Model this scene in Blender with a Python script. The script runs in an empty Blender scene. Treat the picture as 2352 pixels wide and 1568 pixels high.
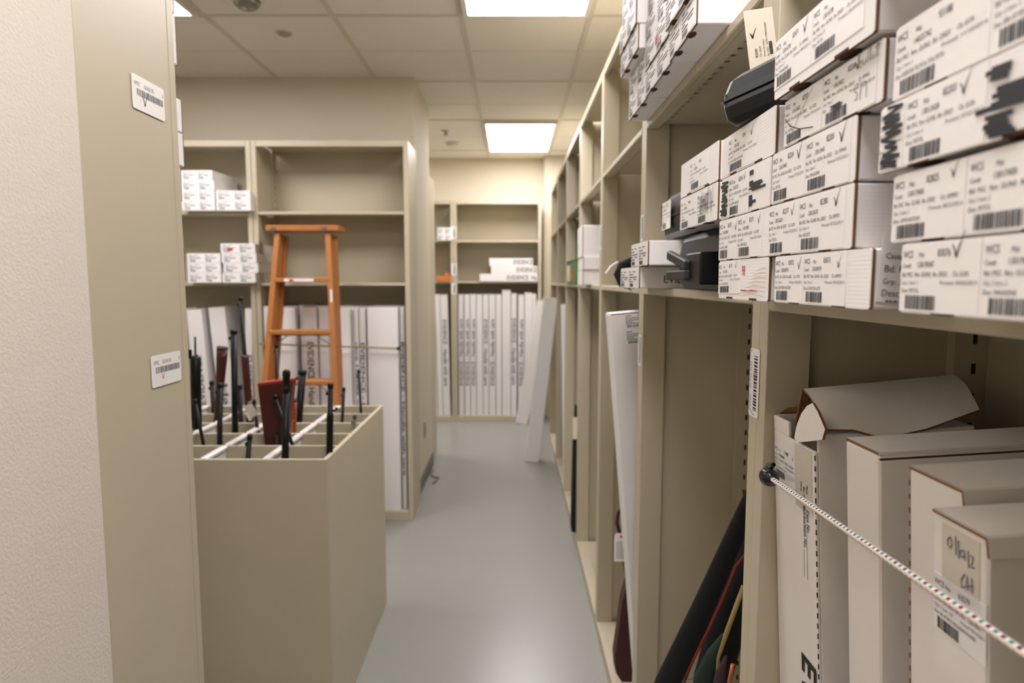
import bpy, math, random
from mathutils import Vector, Matrix, Euler
random.seed(7)
SC = bpy.context.scene
COL = SC.collection
H = 1.406                      # eye height over the floor; z below is measured from the eye
R = math.radians
FPX = 1460.0
PITCH = math.atan(138 / FPX)

# ------------------------------------------------------------------ camera, world, exposure
cd = bpy.data.cameras.new('camera')
cam = bpy.data.objects.new('camera', cd); COL.objects.link(cam)
cd.sensor_width = 36.0
cd.lens = FPX / 2352 * 36.0
cd.clip_start = 0.02
cam.location = (0, 0, H)
cam.rotation_euler = (R(90) - PITCH, 0, 0)
cd.dof.use_dof = True
cd.dof.focus_distance = 0.80
cd.dof.aperture_fstop = 5.2
SC.camera = cam
w = bpy.data.worlds.new('world'); SC.world = w; w.use_nodes = True
w.node_tree.nodes['Background'].inputs[0].default_value = (0.9, 0.85, 0.75, 1)
w.node_tree.nodes['Background'].inputs[1].default_value = 0.02
SC.view_settings.view_transform = 'Standard'
SC.view_settings.look = 'None'
SC.view_settings.exposure = 0.0
SC.view_settings.gamma = 1.0
SC.cycles.diffuse_bounces = 3
LIGHT = 18.5                    # strength of the ceiling troffers

def onx(u, v, x):
    X = (u - 1176) / FPX; Y = -(v - 784) / FPX
    r = (X, math.cos(PITCH) + Y * math.sin(PITCH), -math.sin(PITCH) + Y * math.cos(PITCH))
    t = x / r[0]; return Vector((x, r[1] * t, r[2] * t))
def ony(u, v, y):
    X = (u - 1176) / FPX; Y = -(v - 784) / FPX
    r = (X, math.cos(PITCH) + Y * math.sin(PITCH), -math.sin(PITCH) + Y * math.cos(PITCH))
    t = y / r[1]; return Vector((r[0] * t, y, r[2] * t))
def W(x, y, z): return Vector((x, y, z + H))

# ------------------------------------------------------------------ materials
def lin(c):
    return tuple(((x / 255) / 12.92 if x / 255 <= 0.04045 else ((x / 255 + 0.055) / 1.055) ** 2.4) for x in c) + (1,)
MATS = {}
def mat(name, rgb, rough=0.6, metal=0.0, bump=None, var=None, spec=0.5, coat=0):
    """bump=(kind, scale, strength, distance)  var=(scale, amount)"""
    m = bpy.data.materials.new(name); m.use_nodes = True
    nt = m.node_tree; b = nt.nodes['Principled BSDF']
    b.inputs['Base Color'].default_value = lin(rgb)
    b.inputs['Roughness'].default_value = rough
    b.inputs['Metallic'].default_value = metal
    b.inputs['Specular IOR Level'].default_value = spec
    b.inputs['Coat Weight'].default_value = coat
    tc = nt.nodes.new('ShaderNodeTexCoord')
    if var:
        n = nt.nodes.new('ShaderNodeTexNoise'); n.inputs['Scale'].default_value = var[0]; n.inputs['Detail'].default_value = 4
        nt.links.new(tc.outputs['Object'], n.inputs['Vector'])
        mx = nt.nodes.new('ShaderNodeMix'); mx.data_type = 'RGBA'
        c = lin(rgb); mx.inputs[6].default_value = tuple(x * (1 - var[1]) for x in c[:3]) + (1,)
        mx.inputs[7].default_value = tuple(min(1, x * (1 + var[1])) for x in c[:3]) + (1,)
        nt.links.new(n.outputs['Fac'], mx.inputs[0]); nt.links.new(mx.outputs[2], b.inputs['Base Color'])
    if bump:
        kind, sc, st, dist = bump
        bp = nt.nodes.new('ShaderNodeBump'); bp.inputs['Strength'].default_value = st; bp.inputs['Distance'].default_value = dist
        if kind == 'noise':
            n = nt.nodes.new('ShaderNodeTexNoise'); n.inputs['Scale'].default_value = sc; n.inputs['Detail'].default_value = 3
            nt.links.new(tc.outputs['Object'], n.inputs['Vector']); nt.links.new(n.outputs['Fac'], bp.inputs['Height'])
        else:
            n = nt.nodes.new('ShaderNodeTexWave'); n.bands_direction = kind; n.inputs['Scale'].default_value = sc
            n.inputs['Distortion'].default_value = 0.6
            nt.links.new(tc.outputs['Object'], n.inputs['Vector']); nt.links.new(n.outputs['Fac'], bp.inputs['Height'])
        nt.links.new(bp.outputs['Normal'], b.inputs['Normal'])
    MATS[name] = m
    return m
def emat(name, rgb, s):
    m = bpy.data.materials.new(name); m.use_nodes = True
    b = m.node_tree.nodes['Principled BSDF']
    b.inputs['Base Color'].default_value = (0.8, 0.8, 0.8, 1)
    b.inputs['Emission Color'].default_value = lin(rgb); b.inputs['Emission Strength'].default_value = s
    MATS[name] = m
mat('metal', (192, 182, 157), 0.42, bump=('noise', 900, 0.08, 0.0003), var=(3, 0.02), spec=0.4)
mat('metal_white', (228, 224, 218), 0.3)
mat('steel', (150, 148, 140), 0.3, 0.9)
mat('slot_dark', (40, 36, 28), 0.9)
mat('plaster', (220, 211, 199), 0.75, bump=('noise', 220, 0.55, 0.0015), spec=0.3)
mat('paint', (214, 204, 182), 0.7, bump=('noise', 180, 0.25, 0.001), spec=0.3)
mat('tile', (238, 233, 222), 0.9, bump=('noise', 400, 0.3, 0.001), var=(60, 0.03), spec=0.1)
mat('tgrid', (216, 208, 190), 0.6)
mat('trimwhite', (226, 222, 212), 0.5)
mat('floor', (147, 147, 140), 0.28, var=(1.4, 0.05), bump=('noise', 40, 0.05, 0.001))
mat('vinyl', (112, 106, 94), 0.5)
mat('card', (240, 236, 233), 0.62, bump=('Z', 95, 0.10, 0.0004), var=(7, 0.02), spec=0.35)
mat('cardx', (236, 232, 229), 0.62, bump=('X', 95, 0.10, 0.0004), var=(7, 0.02), spec=0.35)
mat('card_old', (236, 230, 222), 0.6, bump=('noise', 30, 0.12, 0.002), var=(14, 0.05))
mat('kraft', (132, 92, 56), 0.85, bump=('Y', 300, 0.8, 0.001), var=(40, 0.15))
mat('kraft_dark', (74, 46, 28), 0.9)
mat('paper', (240, 237, 233), 0.5)
mat('tagpaper', (228, 217, 196), 0.7)
mat('tape', (214, 206, 190), 0.22, spec=0.6)
mat('ink', (34, 32, 38), 0.6)
mat('ink_grey', (98, 95, 100), 0.7)
mat('marker', (14, 14, 18), 0.5)
mat('pen_blue', (44, 40, 96), 0.5)
mat('red_ink', (196, 40, 48), 0.6)
mat('black_plastic', (12, 12, 14), 0.36, bump=('noise', 700, 0.25, 0.0005), spec=0.28)
mat('latch_plastic', (46, 45, 43), 0.5, spec=0.3)
mat('gun_black', (9, 9, 10), 0.4, spec=0.3)
mat('gun_grey', (88, 84, 80), 0.4, 0.5)
mat('walnut', (70, 27, 18), 0.35, var=(20, 0.25))
mat('red_wood', (74, 24, 17), 0.35, var=(12, 0.2))
mat('orange_wood', (176, 78, 34), 0.35, var=(25, 0.2))
mat('pad', (92, 86, 80), 0.7)
mat('pad_red', (150, 34, 32), 0.6)
mat('ladder', (178, 114, 58), 0.45, var=(30, 0.12))
mat('nylon_black', (9, 11, 14), 0.8, bump=('noise', 500, 0.4, 0.001))
mat('piping', (132, 36, 14), 0.5)
mat('maroon', (66, 30, 32), 0.6, bump=('noise', 120, 0.3, 0.001))
mat('green_cloth', (14, 36, 26), 0.8, var=(30, 0.2))
mat('yellow_strip', (150, 132, 74), 0.7)
mat('purple_cloth', (58, 36, 42), 0.85, var=(20, 0.2))
mat('copper', (190, 110, 70), 0.4, 0.4)
mat('green_box', (70, 118, 52), 0.4, var=(18, 0.35))
mat('glassy', (176, 184, 158), 0.2)
mat('cord_cream', (236, 222, 208), 0.7)
mat('cord_pink', (228, 200, 196), 0.7)
mat('cord_teal', (40, 140, 140), 0.7)
mat('cord_purple', (84, 48, 78), 0.7)
mat('rubber', (18, 20, 26), 0.22)
mat('orange_card', (206, 122, 52), 0.7)
mat('outlet', (170, 162, 140), 0.5)
emat('troffer', (252, 247, 250), LIGHT)

# ------------------------------------------------------------------ mesh builder
_font = {}
def font_mesh(s, bold=False):
    if (s, bold) in _font: return _font[(s, bold)]
    cu = bpy.data.curves.new('t', 'FONT'); cu.body = s; cu.resolution_u = 2; cu.size = 1
    if bold: cu.offset = 0.022
    ob = bpy.data.objects.new('t', cu)
    me = ob.to_mesh()
    vs = [(v.co.x, v.co.y) for v in me.vertices]; fs = [tuple(p.vertices) for p in me.polygons]
    ob.to_mesh_clear(); bpy.data.objects.remove(ob); bpy.data.curves.remove(cu)
    wd = max([v[0] for v in vs]) if vs else 0
    _font[(s, bold)] = (vs, fs, wd); return _font[(s, bold)]

class MB:
    def __init__(s): s.v = []; s.f = []; s.m = []; s.sm = []
    def add(s, vs, fs, m=0, smooth=False):
        o = len(s.v); s.v += [tuple(v) for v in vs]
        for f in fs: s.f.append(tuple(i + o for i in f)); s.m.append(m); s.sm.append(smooth)
        return s
    def box(s, x0, x1, y0, y1, z0, z1, m=0, M=None):
        vs = [Vector((x, y, z)) for x in (x0, x1) for y in (y0, y1) for z in (z0, z1)]
        if M: vs = [M @ v for v in vs]
        return s.add(vs, [(0, 1, 3, 2), (4, 6, 7, 5), (0, 4, 5, 1), (2, 3, 7, 6), (0, 2, 6, 4), (1, 5, 7, 3)], m)
    def bevbox(s, x0, x1, y0, y1, z0, z1, b, m=0, M=None):
        """box with chamfered edges"""
        c = Vector(((x0 + x1) / 2, (y0 + y1) / 2, (z0 + z1) / 2)); h = Vector(((x1 - x0) / 2, (y1 - y0) / 2, (z1 - z0) / 2))
        vs = []; idx = {}
        for sx in (-1, 1):
            for sy in (-1, 1):
                for sz in (-1, 1):
                    for a in range(3):
                        d = [h.x - b, h.y - b, h.z - b]; d[a] = h[a]
                        v = c + Vector((sx * d[0], sy * d[1], sz * d[2]))
                        idx[(sx, sy, sz, a)] = len(vs); vs.append(M @ v if M else v)
        fs = []
        def face(ids):
            p = [Vector(vs[i]) for i in ids]
            n = (p[1] - p[0]).cross(p[2] - p[1]); cc = sum(p, Vector()) / len(p); ctr = M @ c if M else c
            fs.append(tuple(ids) if n.dot(cc - ctr) > 0 else tuple(reversed(ids)))
        for a in range(3):
            o1, o2 = [(1, 2), (0, 2), (0, 1)][a]
            for sg in (-1, 1):
                ids = []
                for p, q in ((-1, -1), (1, -1), (1, 1), (-1, 1)):
                    k = [0, 0, 0]; k[a] = sg; k[o1] = p; k[o2] = q; ids.append(idx[(k[0], k[1], k[2], a)])
                face(ids)
        for a, b2 in ((0, 1), (0, 2), (1, 2)):
            c3 = 3 - a - b2
            for p in (-1, 1):
                for q in (-1, 1):
                    k1 = [0, 0, 0]; k1[a] = p; k1[b2] = q; k1[c3] = -1; k2 = list(k1); k2[c3] = 1
                    face([idx[tuple(k1) + (a,)], idx[tuple(k1) + (b2,)], idx[tuple(k2) + (b2,)], idx[tuple(k2) + (a,)]])
        for sx in (-1, 1):
            for sy in (-1, 1):
                for sz in (-1, 1): face([idx[(sx, sy, sz, a)] for a in range(3)])
        return s.add(vs, fs, m)
    def prism(s, pts, ext, org=(0, 0, 0), U=(1, 0, 0), V=(0, 0, 1), m=0, me=None, smooth=False):
        """polygon pts in the plane U,V extruded by vector ext"""
        U = Vector(U); V = Vector(V); org = Vector(org); ext = Vector(ext)
        n = len(pts); me = m if me is None else me
        a = [org + U * p[0] + V * p[1] for p in pts]; b = [p + ext for p in a]
        nrm = Vector()
        for i in range(n): nrm += (a[i] - a[0]).cross(a[(i + 1) % n] - a[0])
        flip = nrm.dot(ext) > 0
        f1 = tuple(range(n)); f2 = tuple(range(n, 2 * n))
        s.add(a + b, [tuple(reversed(f1)) if flip else f1, f2 if flip else tuple(reversed(f2))], m)
        sd = []
        for i in range(n):
            j = (i + 1) % n; q = (i, j, n + j, n + i); sd.append(q if flip else tuple(reversed(q)))
        return s.add(a + b, sd, me, smooth)
    def tube(s, path, r, n=10, m=0, caps=True, smooth=True, pat=None, squash=1.0):
        path = [Vector(p) for p in path]; rs = r if isinstance(r, (list, tuple)) else [r] * len(path)
        vs = []; ref = None
        for i, p in enumerate(path):
            t = (path[min(i + 1, len(path) - 1)] - path[max(i - 1, 0)]).normalized()
            if ref is None:
                ref = t.cross(Vector((0, 1, 0)) if abs(t.y) < 0.8 else Vector((1, 0, 0))).normalized()
            ref = (ref - t * ref.dot(t)).normalized(); q = t.cross(ref)
            for k in range(n):
                a = 2 * math.pi * k / n; vs.append(p + ref * math.cos(a) * rs[i] + q * math.sin(a) * rs[i] * squash)
        for i in range(len(path) - 1):
            for k in range(n):
                k2 = (k + 1) % n
                s.add([], [], 0)
        o = len(s.v); s.v += [tuple(v) for v in vs]
        for i in range(len(path) - 1):
            for k in range(n):
                k2 = (k + 1) % n
                s.f.append((o + i * n + k, o + i * n + k2, o + (i + 1) * n + k2, o + (i + 1) * n + k))
                s.m.append(pat(i, k) if pat else m); s.sm.append(smooth)
        if caps:
            s.f.append(tuple(o + k for k in reversed(range(n)))); s.m.append(m); s.sm.append(False)
            s.f.append(tuple(o + (len(path) - 1) * n + k for k in range(n))); s.m.append(m); s.sm.append(False)
        return s
    def ribbon(s, pts, wd, y=0.0, m=0):
        """flat stroke in the x,z plane (facing -y)"""
        P = [Vector((p[0], 0, p[1])) for p in pts]; ws = wd if isinstance(wd, (list, tuple)) else [wd] * len(P)
        L = []
        for i, p in enumerate(P):
            t = (P[min(i + 1, len(P) - 1)] - P[max(i - 1, 0)]); t = t.normalized() if t.length > 0 else Vector((1, 0, 0))
            nn = Vector((-t.z, 0, t.x)) * ws[i] / 2
            L += [(p + nn + Vector((0, y, 0))), (p - nn + Vector((0, y, 0)))]
        return s.add(L, [(2 * i, 2 * i + 1, 2 * i + 3, 2 * i + 2) for i in range(len(P) - 1)], m)
    def text(s, t, x, z, size, y=0.0, m=0, xs=0.8, ang=0.0, fit=None, bold=False):
        vs, fs, wd = font_mesh(t, bold)
        if fit and wd: xs = fit / (wd * size)
        c, sn = math.cos(ang), math.sin(ang)
        L = [(x + a * size * xs * c - b * size * sn, y, z + a * size * xs * sn + b * size * c) for a, b in vs]
        return s.add(L, fs, m)
    def xf(s, M):
        s.v = [tuple(M @ Vector(v)) for v in s.v]; return s
    def build(s, name, mats, parent=None, loc=None, bevel=0, seg=2, rot=None):
        me = bpy.data.meshes.new(name); me.from_pydata(s.v, [], s.f); me.validate(clean_customdata=False)
        if isinstance(mats, str): mats = [mats]
        for k in mats: me.materials.append(MATS[k])
        if len(me.polygons) == len(s.m):
            me.polygons.foreach_set('material_index', s.m); me.polygons.foreach_set('use_smooth', s.sm)
        me.update()
        o = bpy.data.objects.new(name, me); COL.objects.link(o)
        if parent: o.parent = parent
        if loc is not None: o.location = loc
        if rot is not None: o.rotation_euler = rot
        if bevel:
            b = o.modifiers.new('b', 'BEVEL'); b.width = bevel; b.segments = seg; b.limit_method = 'ANGLE'; b.angle_limit = R(40)
        return o

def tag(o, label=None, cat=None, group=None, kind=None):
    if label: o['label'] = label
    if cat: o['category'] = cat
    if group: o['group'] = group
    if kind: o['kind'] = kind
    return o
def empty(name, loc, rz=0.0, label=None, cat=None, group=None, rot=None):
    o = bpy.data.objects.new(name, None); COL.objects.link(o); o.empty_display_size = 0.05
    o.location = loc; o.rotation_euler = rot if rot is not None else (0, 0, rz)
    return tag(o, label, cat, group)
def struct(name, mb, mats, loc=None, bevel=0):
    return tag(mb.build(name, mats, None, loc, bevel), kind='structure')

# ------------------------------------------------------------------ the room
CZ = 1.257                      # ceiling over the eye
XR, YB = 0.665, 6.66
struct('floor', MB().box(-3.3, 0.95, -2.6, 6.9, -0.1, 0), 'floor')
struct('wall_right', MB().box(XR, XR + 0.12, -2.6, 6.52, 0, H + CZ), 'paint')
struct('wall_back', MB().box(-3.3, 0.325, YB, YB + 0.12, 0, H + CZ), 'paint')
struct('wall_corner', MB().box(0.3252, XR + 0.12, 6.521, YB + 0.12, 0, H + CZ), 'paint')
struct('wall_left', MB().box(-3.3, -0.5900, -2.6, 0.8890, 0, H + CZ), 'plaster')
struct('wall_middle', MB().box(-3.18, -0.612, 4.07, 4.79, 0, H + CZ), 'paint')
struct('wall_far_left', MB().box(-3.3, -3.18, 0.8890, YB - 0.0005, 0, H + CZ), 'paint')
struct('wall_rear', MB().box(-0.5895, XR - 0.0005, -2.6, -2.5, 0, H + CZ), 'paint')
struct('baseboard_middle', MB().box(-0.611, -0.603, 4.068, 4.79, 0.0, 0.10), 'vinyl', bevel=0.003)
struct('baseboard_left', MB().box(-0.5895, -0.582, -2.49, 0.86, 0.0, 0.10), 'vinyl', bevel=0.003)

GX = [-0.240 - 0.61 * k for k in range(5)] + [0.372]      # runner lines in x
GX = sorted(GX)
S = 1.257
# ceiling: tiles + holes for troffers
def rects():
    return [(-0.24, 0.372, 2.02, 3.13), (-0.24, 0.372, 5.13, 6.25), (-2.07, -1.46, 2.02, 3.13), (-0.24, 0.372, -0.36, 0.75), (-2.07, -1.46, 5.2, 6.3)]  # fourth panel is unseen, moved over the camera to brighten wall and boxes
struct('ceiling', MB().box(-3.3, 0.95, -2.6, 6.9, H + CZ, H + CZ + 0.1), 'tile')
g = MB()
for x in GX: g.box(x - 0.012, x + 0.012, -2.49, YB, H + CZ - 0.005, H + CZ - 0.0002)
struct('trim_1', g, 'tgrid')
g = MB()
for y in (3.15, 4.145, 5.11, 6.27, 0.0, 1.0): g.box(-3.17, XR - 0.002, y - 0.011, y + 0.011, H + CZ - 0.0045, H + CZ - 0.0003)
struct('trim_2', g, 'tgrid')
g = MB()
for y in (3.62, 4.67, 0.5, 1.5, 5.69): g.box(-3.17, XR - 0.002, y - 0.004, y + 0.004, H + CZ - 0.0012, H + CZ - 0.0001)
struct('trim_3', g, 'tgrid')
desc = ['recessed ceiling light panel nearest over the aisle, cut by the top frame edge', 'recessed ceiling light panel at the far end of the aisle',
        'recessed ceiling light panel at the left, beside the near shelving end panel', None, None]
for i, (x0, x1, y0, y1) in enumerate(rects()):
    t = empty('ceiling_light', W((x0 + x1) / 2, (y0 + y1) / 2, CZ - 0.02), 0, desc[i] or 'ceiling light panel outside the frame, over the room', 'ceiling light', 'recessed ceiling lights')
    hx, hy = (x1 - x0) / 2 - 0.013, (y1 - y0) / 2
    f = MB()
    f.box(-hx, hx, -hy, -hy + 0.035, -0.004, 0.0195).box(-hx, hx, hy - 0.035, hy, -0.004, 0.0195)
    f.box(-hx, -hx + 0.022, -hy + 0.035, hy - 0.035, -0.004, 0.0195).box(hx - 0.022, hx, -hy + 0.035, hy - 0.035, -0.004, 0.0195)
    f.build('frame', 'trimwhite', t)
    MB().box(-hx + 0.022, hx - 0.022, -hy + 0.035, hy - 0.035, 0.002, 0.012).build('diffuser', 'troffer', t)

def disc_thing(name, loc, prof, mt, label, cat, part):
    t = empty(name, loc, 0, label, cat)
    for nm, pr, mm in part:
        m = MB(); n = 20
        m.tube([(0, 0, -p[1]) for p in pr], [p[0] for p in pr], n, 0).build(nm, mm, t)
    return t
p = ony(653, 75, 1.0); p = p * (CZ / p.z)
disc_thing('sprinkler_cover', W(p.x, p.y, CZ), None, None, 'round flush sprinkler cover in the ceiling tile left of the aisle', 'sprinkler',
           0 or [('flange', [(0.043, 0.0005), (0.043, 0.003), (0.036, 0.006)], 'tgrid'), ('cup', [(0.034, 0.0062), (0.03, 0.012), (0.02, 0.014)], 'outlet')])
p = ony(566, -8, 1.0); p = p * (CZ / p.z)
disc_thing('ceiling_camera', W(p.x, p.y, CZ), None, None, 'dome camera on the ceiling at the top edge of the picture, left', 'camera',
           [('base', [(0.075, 0.0005), (0.075, 0.012), (0.062, 0.018)], 'trimwhite'), ('dome', [(0.058, 0.0185), (0.055, 0.034), (0.04, 0.05), (0.02, 0.058), (0.004, 0.06)], 'steel')])
p = ony(1024, 300, 1.0); p = p * (CZ / p.z)
disc_thing('fire_sprinkler', W(p.x, p.y, CZ), None, None, 'brass coloured sprinkler head in the ceiling near the far wall', 'sprinkler',
           [('escutcheon', [(0.04, 0.0005), (0.036, 0.006)], 'tgrid'), ('nozzle', [(0.012, 0.0062), (0.012, 0.03), (0.022, 0.032), (0.022, 0.036)], 'outlet')])
p = ony(1040, 328, 1.0); p = p * (CZ / p.z)
disc_thing('smoke_detector', W(p.x, p.y, CZ), None, None, 'white round smoke detector on the ceiling near the far wall', 'smoke detector',
           [('base', [(0.07, 0.0005), (0.07, 0.012)], 'trimwhite'), ('sensor', [(0.055, 0.0122), (0.05, 0.032), (0.035, 0.038)], 'trimwhite')])
# wall outlet plate on the middle wall block
p = onx(975, 985, -0.611)
o = empty('wall_plate', W(-0.6115, p.y, p.z), -R(90) + R(180), 'beige cover plate low on the side of the middle wall block', 'wall plate')
MB().bevbox(-0.035, 0.035, -0.007, -0.0005, -0.057, 0.057, 0.002).build('plate', 'outlet', o)
MB().box(-0.017, 0.017, -0.0085, -0.0072, -0.034, 0.034).build('socket', 'vinyl', o)

# ------------------------------------------------------------------ shelving units  (local: front at y=0 facing -y, width along x)
SH = 2.19                     # height
def strips(mb, x, D, side):
    """slotted strips: dark keyholes in the inner rear and front corners of a side panel"""
    for k in range(52):
        z = 0.09 + k * 0.040
        if z > SH - 0.05: break
        for y in (0.276,):
            xx = x + side * 0.0004
            mb.box(min(x, xx), max(x, xx), y - 0.0028, y + 0.0028, z - 0.007, z + 0.007, 1)
def shelving(loc, rz, w, zs, label, group, D=0.30, stickers=(), back=True, lipz=None):
    """zs = shelf top heights from the eye; w = overall width"""
    t = empty('shelving_unit', loc, rz, label, 'shelving', group)
    hw = w / 2
    for sd in (-1, 1):
        m = MB()
        xo = sd * (hw - 0.00015); xi = sd * (hw - 0.0275); xm = sd * (hw - 0.012)
        a, b = sorted((xo, xi))
        m.bevbox(a, b, 0, 0.058, 0.0, SH, 0.0008)                       # hollow front post
        a, b = sorted((xo, xm)); m.box(a, b, 0.058, D - 0.05, 0.0, SH - 0.002)
        a, b = sorted((xo, xi)); m.box(a, b, D - 0.05, D - 0.002, 0.0, SH - 0.002)
        strips(m, xi, D, -sd)
        m.build('side_panel', ['metal', 'slot_dark'], t)
    if back: MB().box(-hw + 0.028, hw - 0.028, D - 0.006, D - 0.001, 0.02, SH - 0.002).build('back_panel', 'metal', t)
    iw = hw - 0.0285
    for zt in zs:
        z = zt + H
        m = MB()
        m.box(-iw, iw, 0.002, D - 0.0065, z - 0.004, z)                # deck
        m.bevbox(-iw, iw, -0.001, 0.014, z - 0.017, z + 0.0002, 0.0022)  # front lip
        m.box(-iw, iw, 0.013, 0.03, z - 0.0165, z - 0.0135)
        m.box(-iw, iw, D - 0.010, D - 0.0065, z - 0.018, z - 0.004)
        nh = int(w / 0.036)
        for k in range(nh):                                            # row of small holes
            x = -iw + 0.03 + k * (2 * iw - 0.06) / (nh - 1)
            m.box(x - 0.004, x + 0.004, 0.045, 0.053, z - 0.0044, z - 0.004, 1)
        m.build('shelf', ['metal', 'steel'], t)
    # top panel
    m = MB(); m.box(-iw, iw, 0.002, D - 0.0065, SH - 0.006, SH - 0.002).bevbox(-iw, iw, -0.001, 0.012, SH - 0.034, SH, 0.002)
    m.build('top_panel', 'metal', t)
    # base shelf with kick plate
    m = MB(); m.bevbox(-iw, iw, -0.001, 0.012, 0.0, 0.056, 0.002).box(-iw, iw, 0.0, D - 0.0065, 0.0525, 0.0555)
    for k in range(10): m.box(-0.12 + 0.026 * k, -0.112 + 0.026 * k, 0.045, 0.053, 0.0555, 0.0558, 1)
    m.build('base_shelf', ['metal', 'steel'], t)
    return t
BASE = 0.0562 - H
def rloc(y): return Vector((0.339, y, 0))
posts = [0.082, 0.868, 1.670, 2.446, 3.235, 4.03, 4.81, 5.60]
pn = ['nearest bay on the right, full of labelled white boxes', 'second bay on the right, with the black cases',
      'third bay on the right, with a tall white box leaning out', 'fourth bay on the right, with three stacked white boxes',
      'fifth bay on the right, with the green box', 'sixth bay on the right, empty and narrow in view',
      'seventh and last visible bay on the right, near the back wall']
bays = []
for i in range(7):
    a, b = posts[i], posts[i + 1]
    zs = [-0.0215, 0.398] if i == 0 else [-0.0155, 0.398]
    bays.append(shelving(rloc((a + b) / 2), R(-90), b - a, zs, 'beige metal shelving, ' + pn[i], 'shelving run on the right'))
# middle units (facing the camera)
mid_l = shelving(Vector((-1.905, 3.64, 0)), 0, 0.88, [-0.008, 0.392], 'beige metal shelving on the left behind the rack, with stacked white boxes', 'shelving against the middle wall')
mid_r = shelving(Vector((-1.022, 3.64, 0)), 0, 0.88, [-0.008, 0.392], 'beige metal shelving behind the stepladder, its upper shelves empty', 'shelving against the middle wall')
far_l = shelving(Vector((-1.005, 6.30, 0)), 0, 0.86, [0.0, 0.398], 'beige metal shelving at the far wall, left one, half hidden by the wall block', 'shelving at the far wall')
far_r = shelving(Vector((-0.143, 6.30, 0)), 0, 0.86, [0.0, 0.398], 'beige metal shelving at the far end of the aisle, full of upright boxes', 'shelving at the far wall')
side_u = shelving(Vector((-1.05, 5.10, 0)), R(180), 0.87, [0.0, 0.398], 'beige metal shelving behind the middle wall block, seen edge on', 'shelving behind the wall')
near_u = shelving(Vector((-1.035, 1.152, 0)), R(180), 0.886, [0.0, 0.15, 0.40, -0.42], 'beige metal shelving at the left front, its end panel filling the left side', 'shelving at the left front', D=0.2625)
# flat end panel of the near unit, with a shallow rib
MB().bevbox(-0.4455, -0.4432, 0.0, 0.2625, 0.0, SH, 0.001).build('end_panel', 'metal', near_u)
MB().box(-0.4462, -0.4456, 0.0185, 0.0205, 0.0, SH).build('seam_trim', 'metal', near_u)

# ------------------------------------------------------------------ labels and writing (local: facing -y)
def check(mb, x, z, s, y, m, bold=1.0):
    mb.ribbon([(x - 0.30 * s, z + 0.10 * s), (x - 0.16 * s, z - 0.08 * s), (x - 0.05 * s, z - 0.42 * s)], [0.05 * s * bold, 0.10 * s * bold, 0.12 * s * bold], y, m)
    mb.ribbon([(x - 0.07 * s, z - 0.43 * s), (x + 0.12 * s, z + 0.05 * s), (x + 0.42 * s, z + 0.62 * s)], [0.13 * s * bold, 0.08 * s * bold, 0.03 * s * bold], y, m)
def barcode(mb, x0, x1, z0, z1, y, seed, m=0, n=34):
    rd = random.Random(seed); x = x0; u = (x1 - x0) / (n * 1.75)
    while x < x1 - u:
        wd = u * rd.choice([1, 1, 2, 2.6]); mb.add([(x, y, z0), (x + wd, y, z0), (x + wd, y, z1), (x, y, z1)], [(0, 1, 2, 3)], m)
        x += wd + u * rd.choice([1, 1, 1.6])
def ink_label(mb, x, z, w, h, d, y, nomark=False):
    """d = (number, case, class, printed, grp, desc) ; x,z = lower left corner"""
    num, case, cls, prt, grp, dsc = d
    s = h
    mb.text('WCS', x + .03 * w, z + .80 * h, .15 * s, y, 0, .72)
    mb.text('PR#', x + .25 * w, z + .80 * h, .10 * s, y, 1, .75)
    mb.text(num, x + .50 * w, z + .80 * h, .15 * s, y, 0, .72)
    mb.text('Case#', x + .03 * w, z + .655 * h, .095 * s, y, 0, .8)
    mb.text(case, x + .23 * w, z + .655 * h, .12 * s, y, 0, .8)
    mb.text('Bd: PSC  Rm: GUNS  Bn: D023', x + .03 * w, z + .52 * h, .095 * s, y, 0, fit=.60 * w)
    mb.text('Cls: ' + cls, x + .70 * w, z + .52 * h, .095 * s, y, 0, .78)
    mb.text(grp, x + .03 * w, z + .405 * h, .085 * s, y, 1, .8)
    mb.text('Printed: ' + prt, x + .55 * w, z + .405 * h, .08 * s, y, 1, fit=.43 * w)
    mb.text('Desc: ' + dsc, x + .03 * w, z + .285 * h, .09 * s, y, 0, .8 if len(dsc) < 17 else .62)
    barcode(mb, x + .09 * w, x + .50 * w, z + .04 * h, z + .245 * h, y, num, 0)
def label(parent, x, z, w, h, d, y=0.0, tilt=0.0, mark=None, rot=None, name='label', far=False):
    """paper label on a face at local y; lower left corner x,z"""
    c, s = math.cos(tilt), math.sin(tilt)
    M = Matrix.Translation((x, y, z)) @ Matrix.Rotation(-tilt, 4, 'Y')
    if rot is not None: M = rot @ M
    m = MB().bevbox(0, w, -0.0005, -0.0001, 0, h, 0.0001); m.xf(M)
    o = m.build(name, 'paper', parent)
    k = MB()
    if d:
        if far:
            for i, (zz, x0, x1) in enumerate(((.84, .05, .25), (.84, .45, .7), (.68, .05, .5), (.54, .05, .9), (.42, .05, .3), (.42, .5, .85), (.30, .05, .5))):
                k.add([(x0 * w, -0.0008, zz * h), (x1 * w, -0.0008, zz * h), (x1 * w, -0.0008, zz * h + .055 * h), (x0 * w, -0.0008, zz * h + .055 * h)], [(0, 1, 2, 3)], 1)
            barcode(k, .1 * w, .5 * w, .05 * h, .24 * h, -0.0008, str(random.random()), 0, 14)
        else: ink_label(k, 0, 0, w, h, d, -0.0008)
        k.xf(M); k.build('printed_text', ['ink', 'ink_grey'], o)
    if mark:
        k = MB(); check(k, mark[0] * w, mark[1] * h, mark[2] * h, -0.0010, 0, 0.7); k.xf(M); k.build('check_mark', 'marker', o)
    return o
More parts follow.
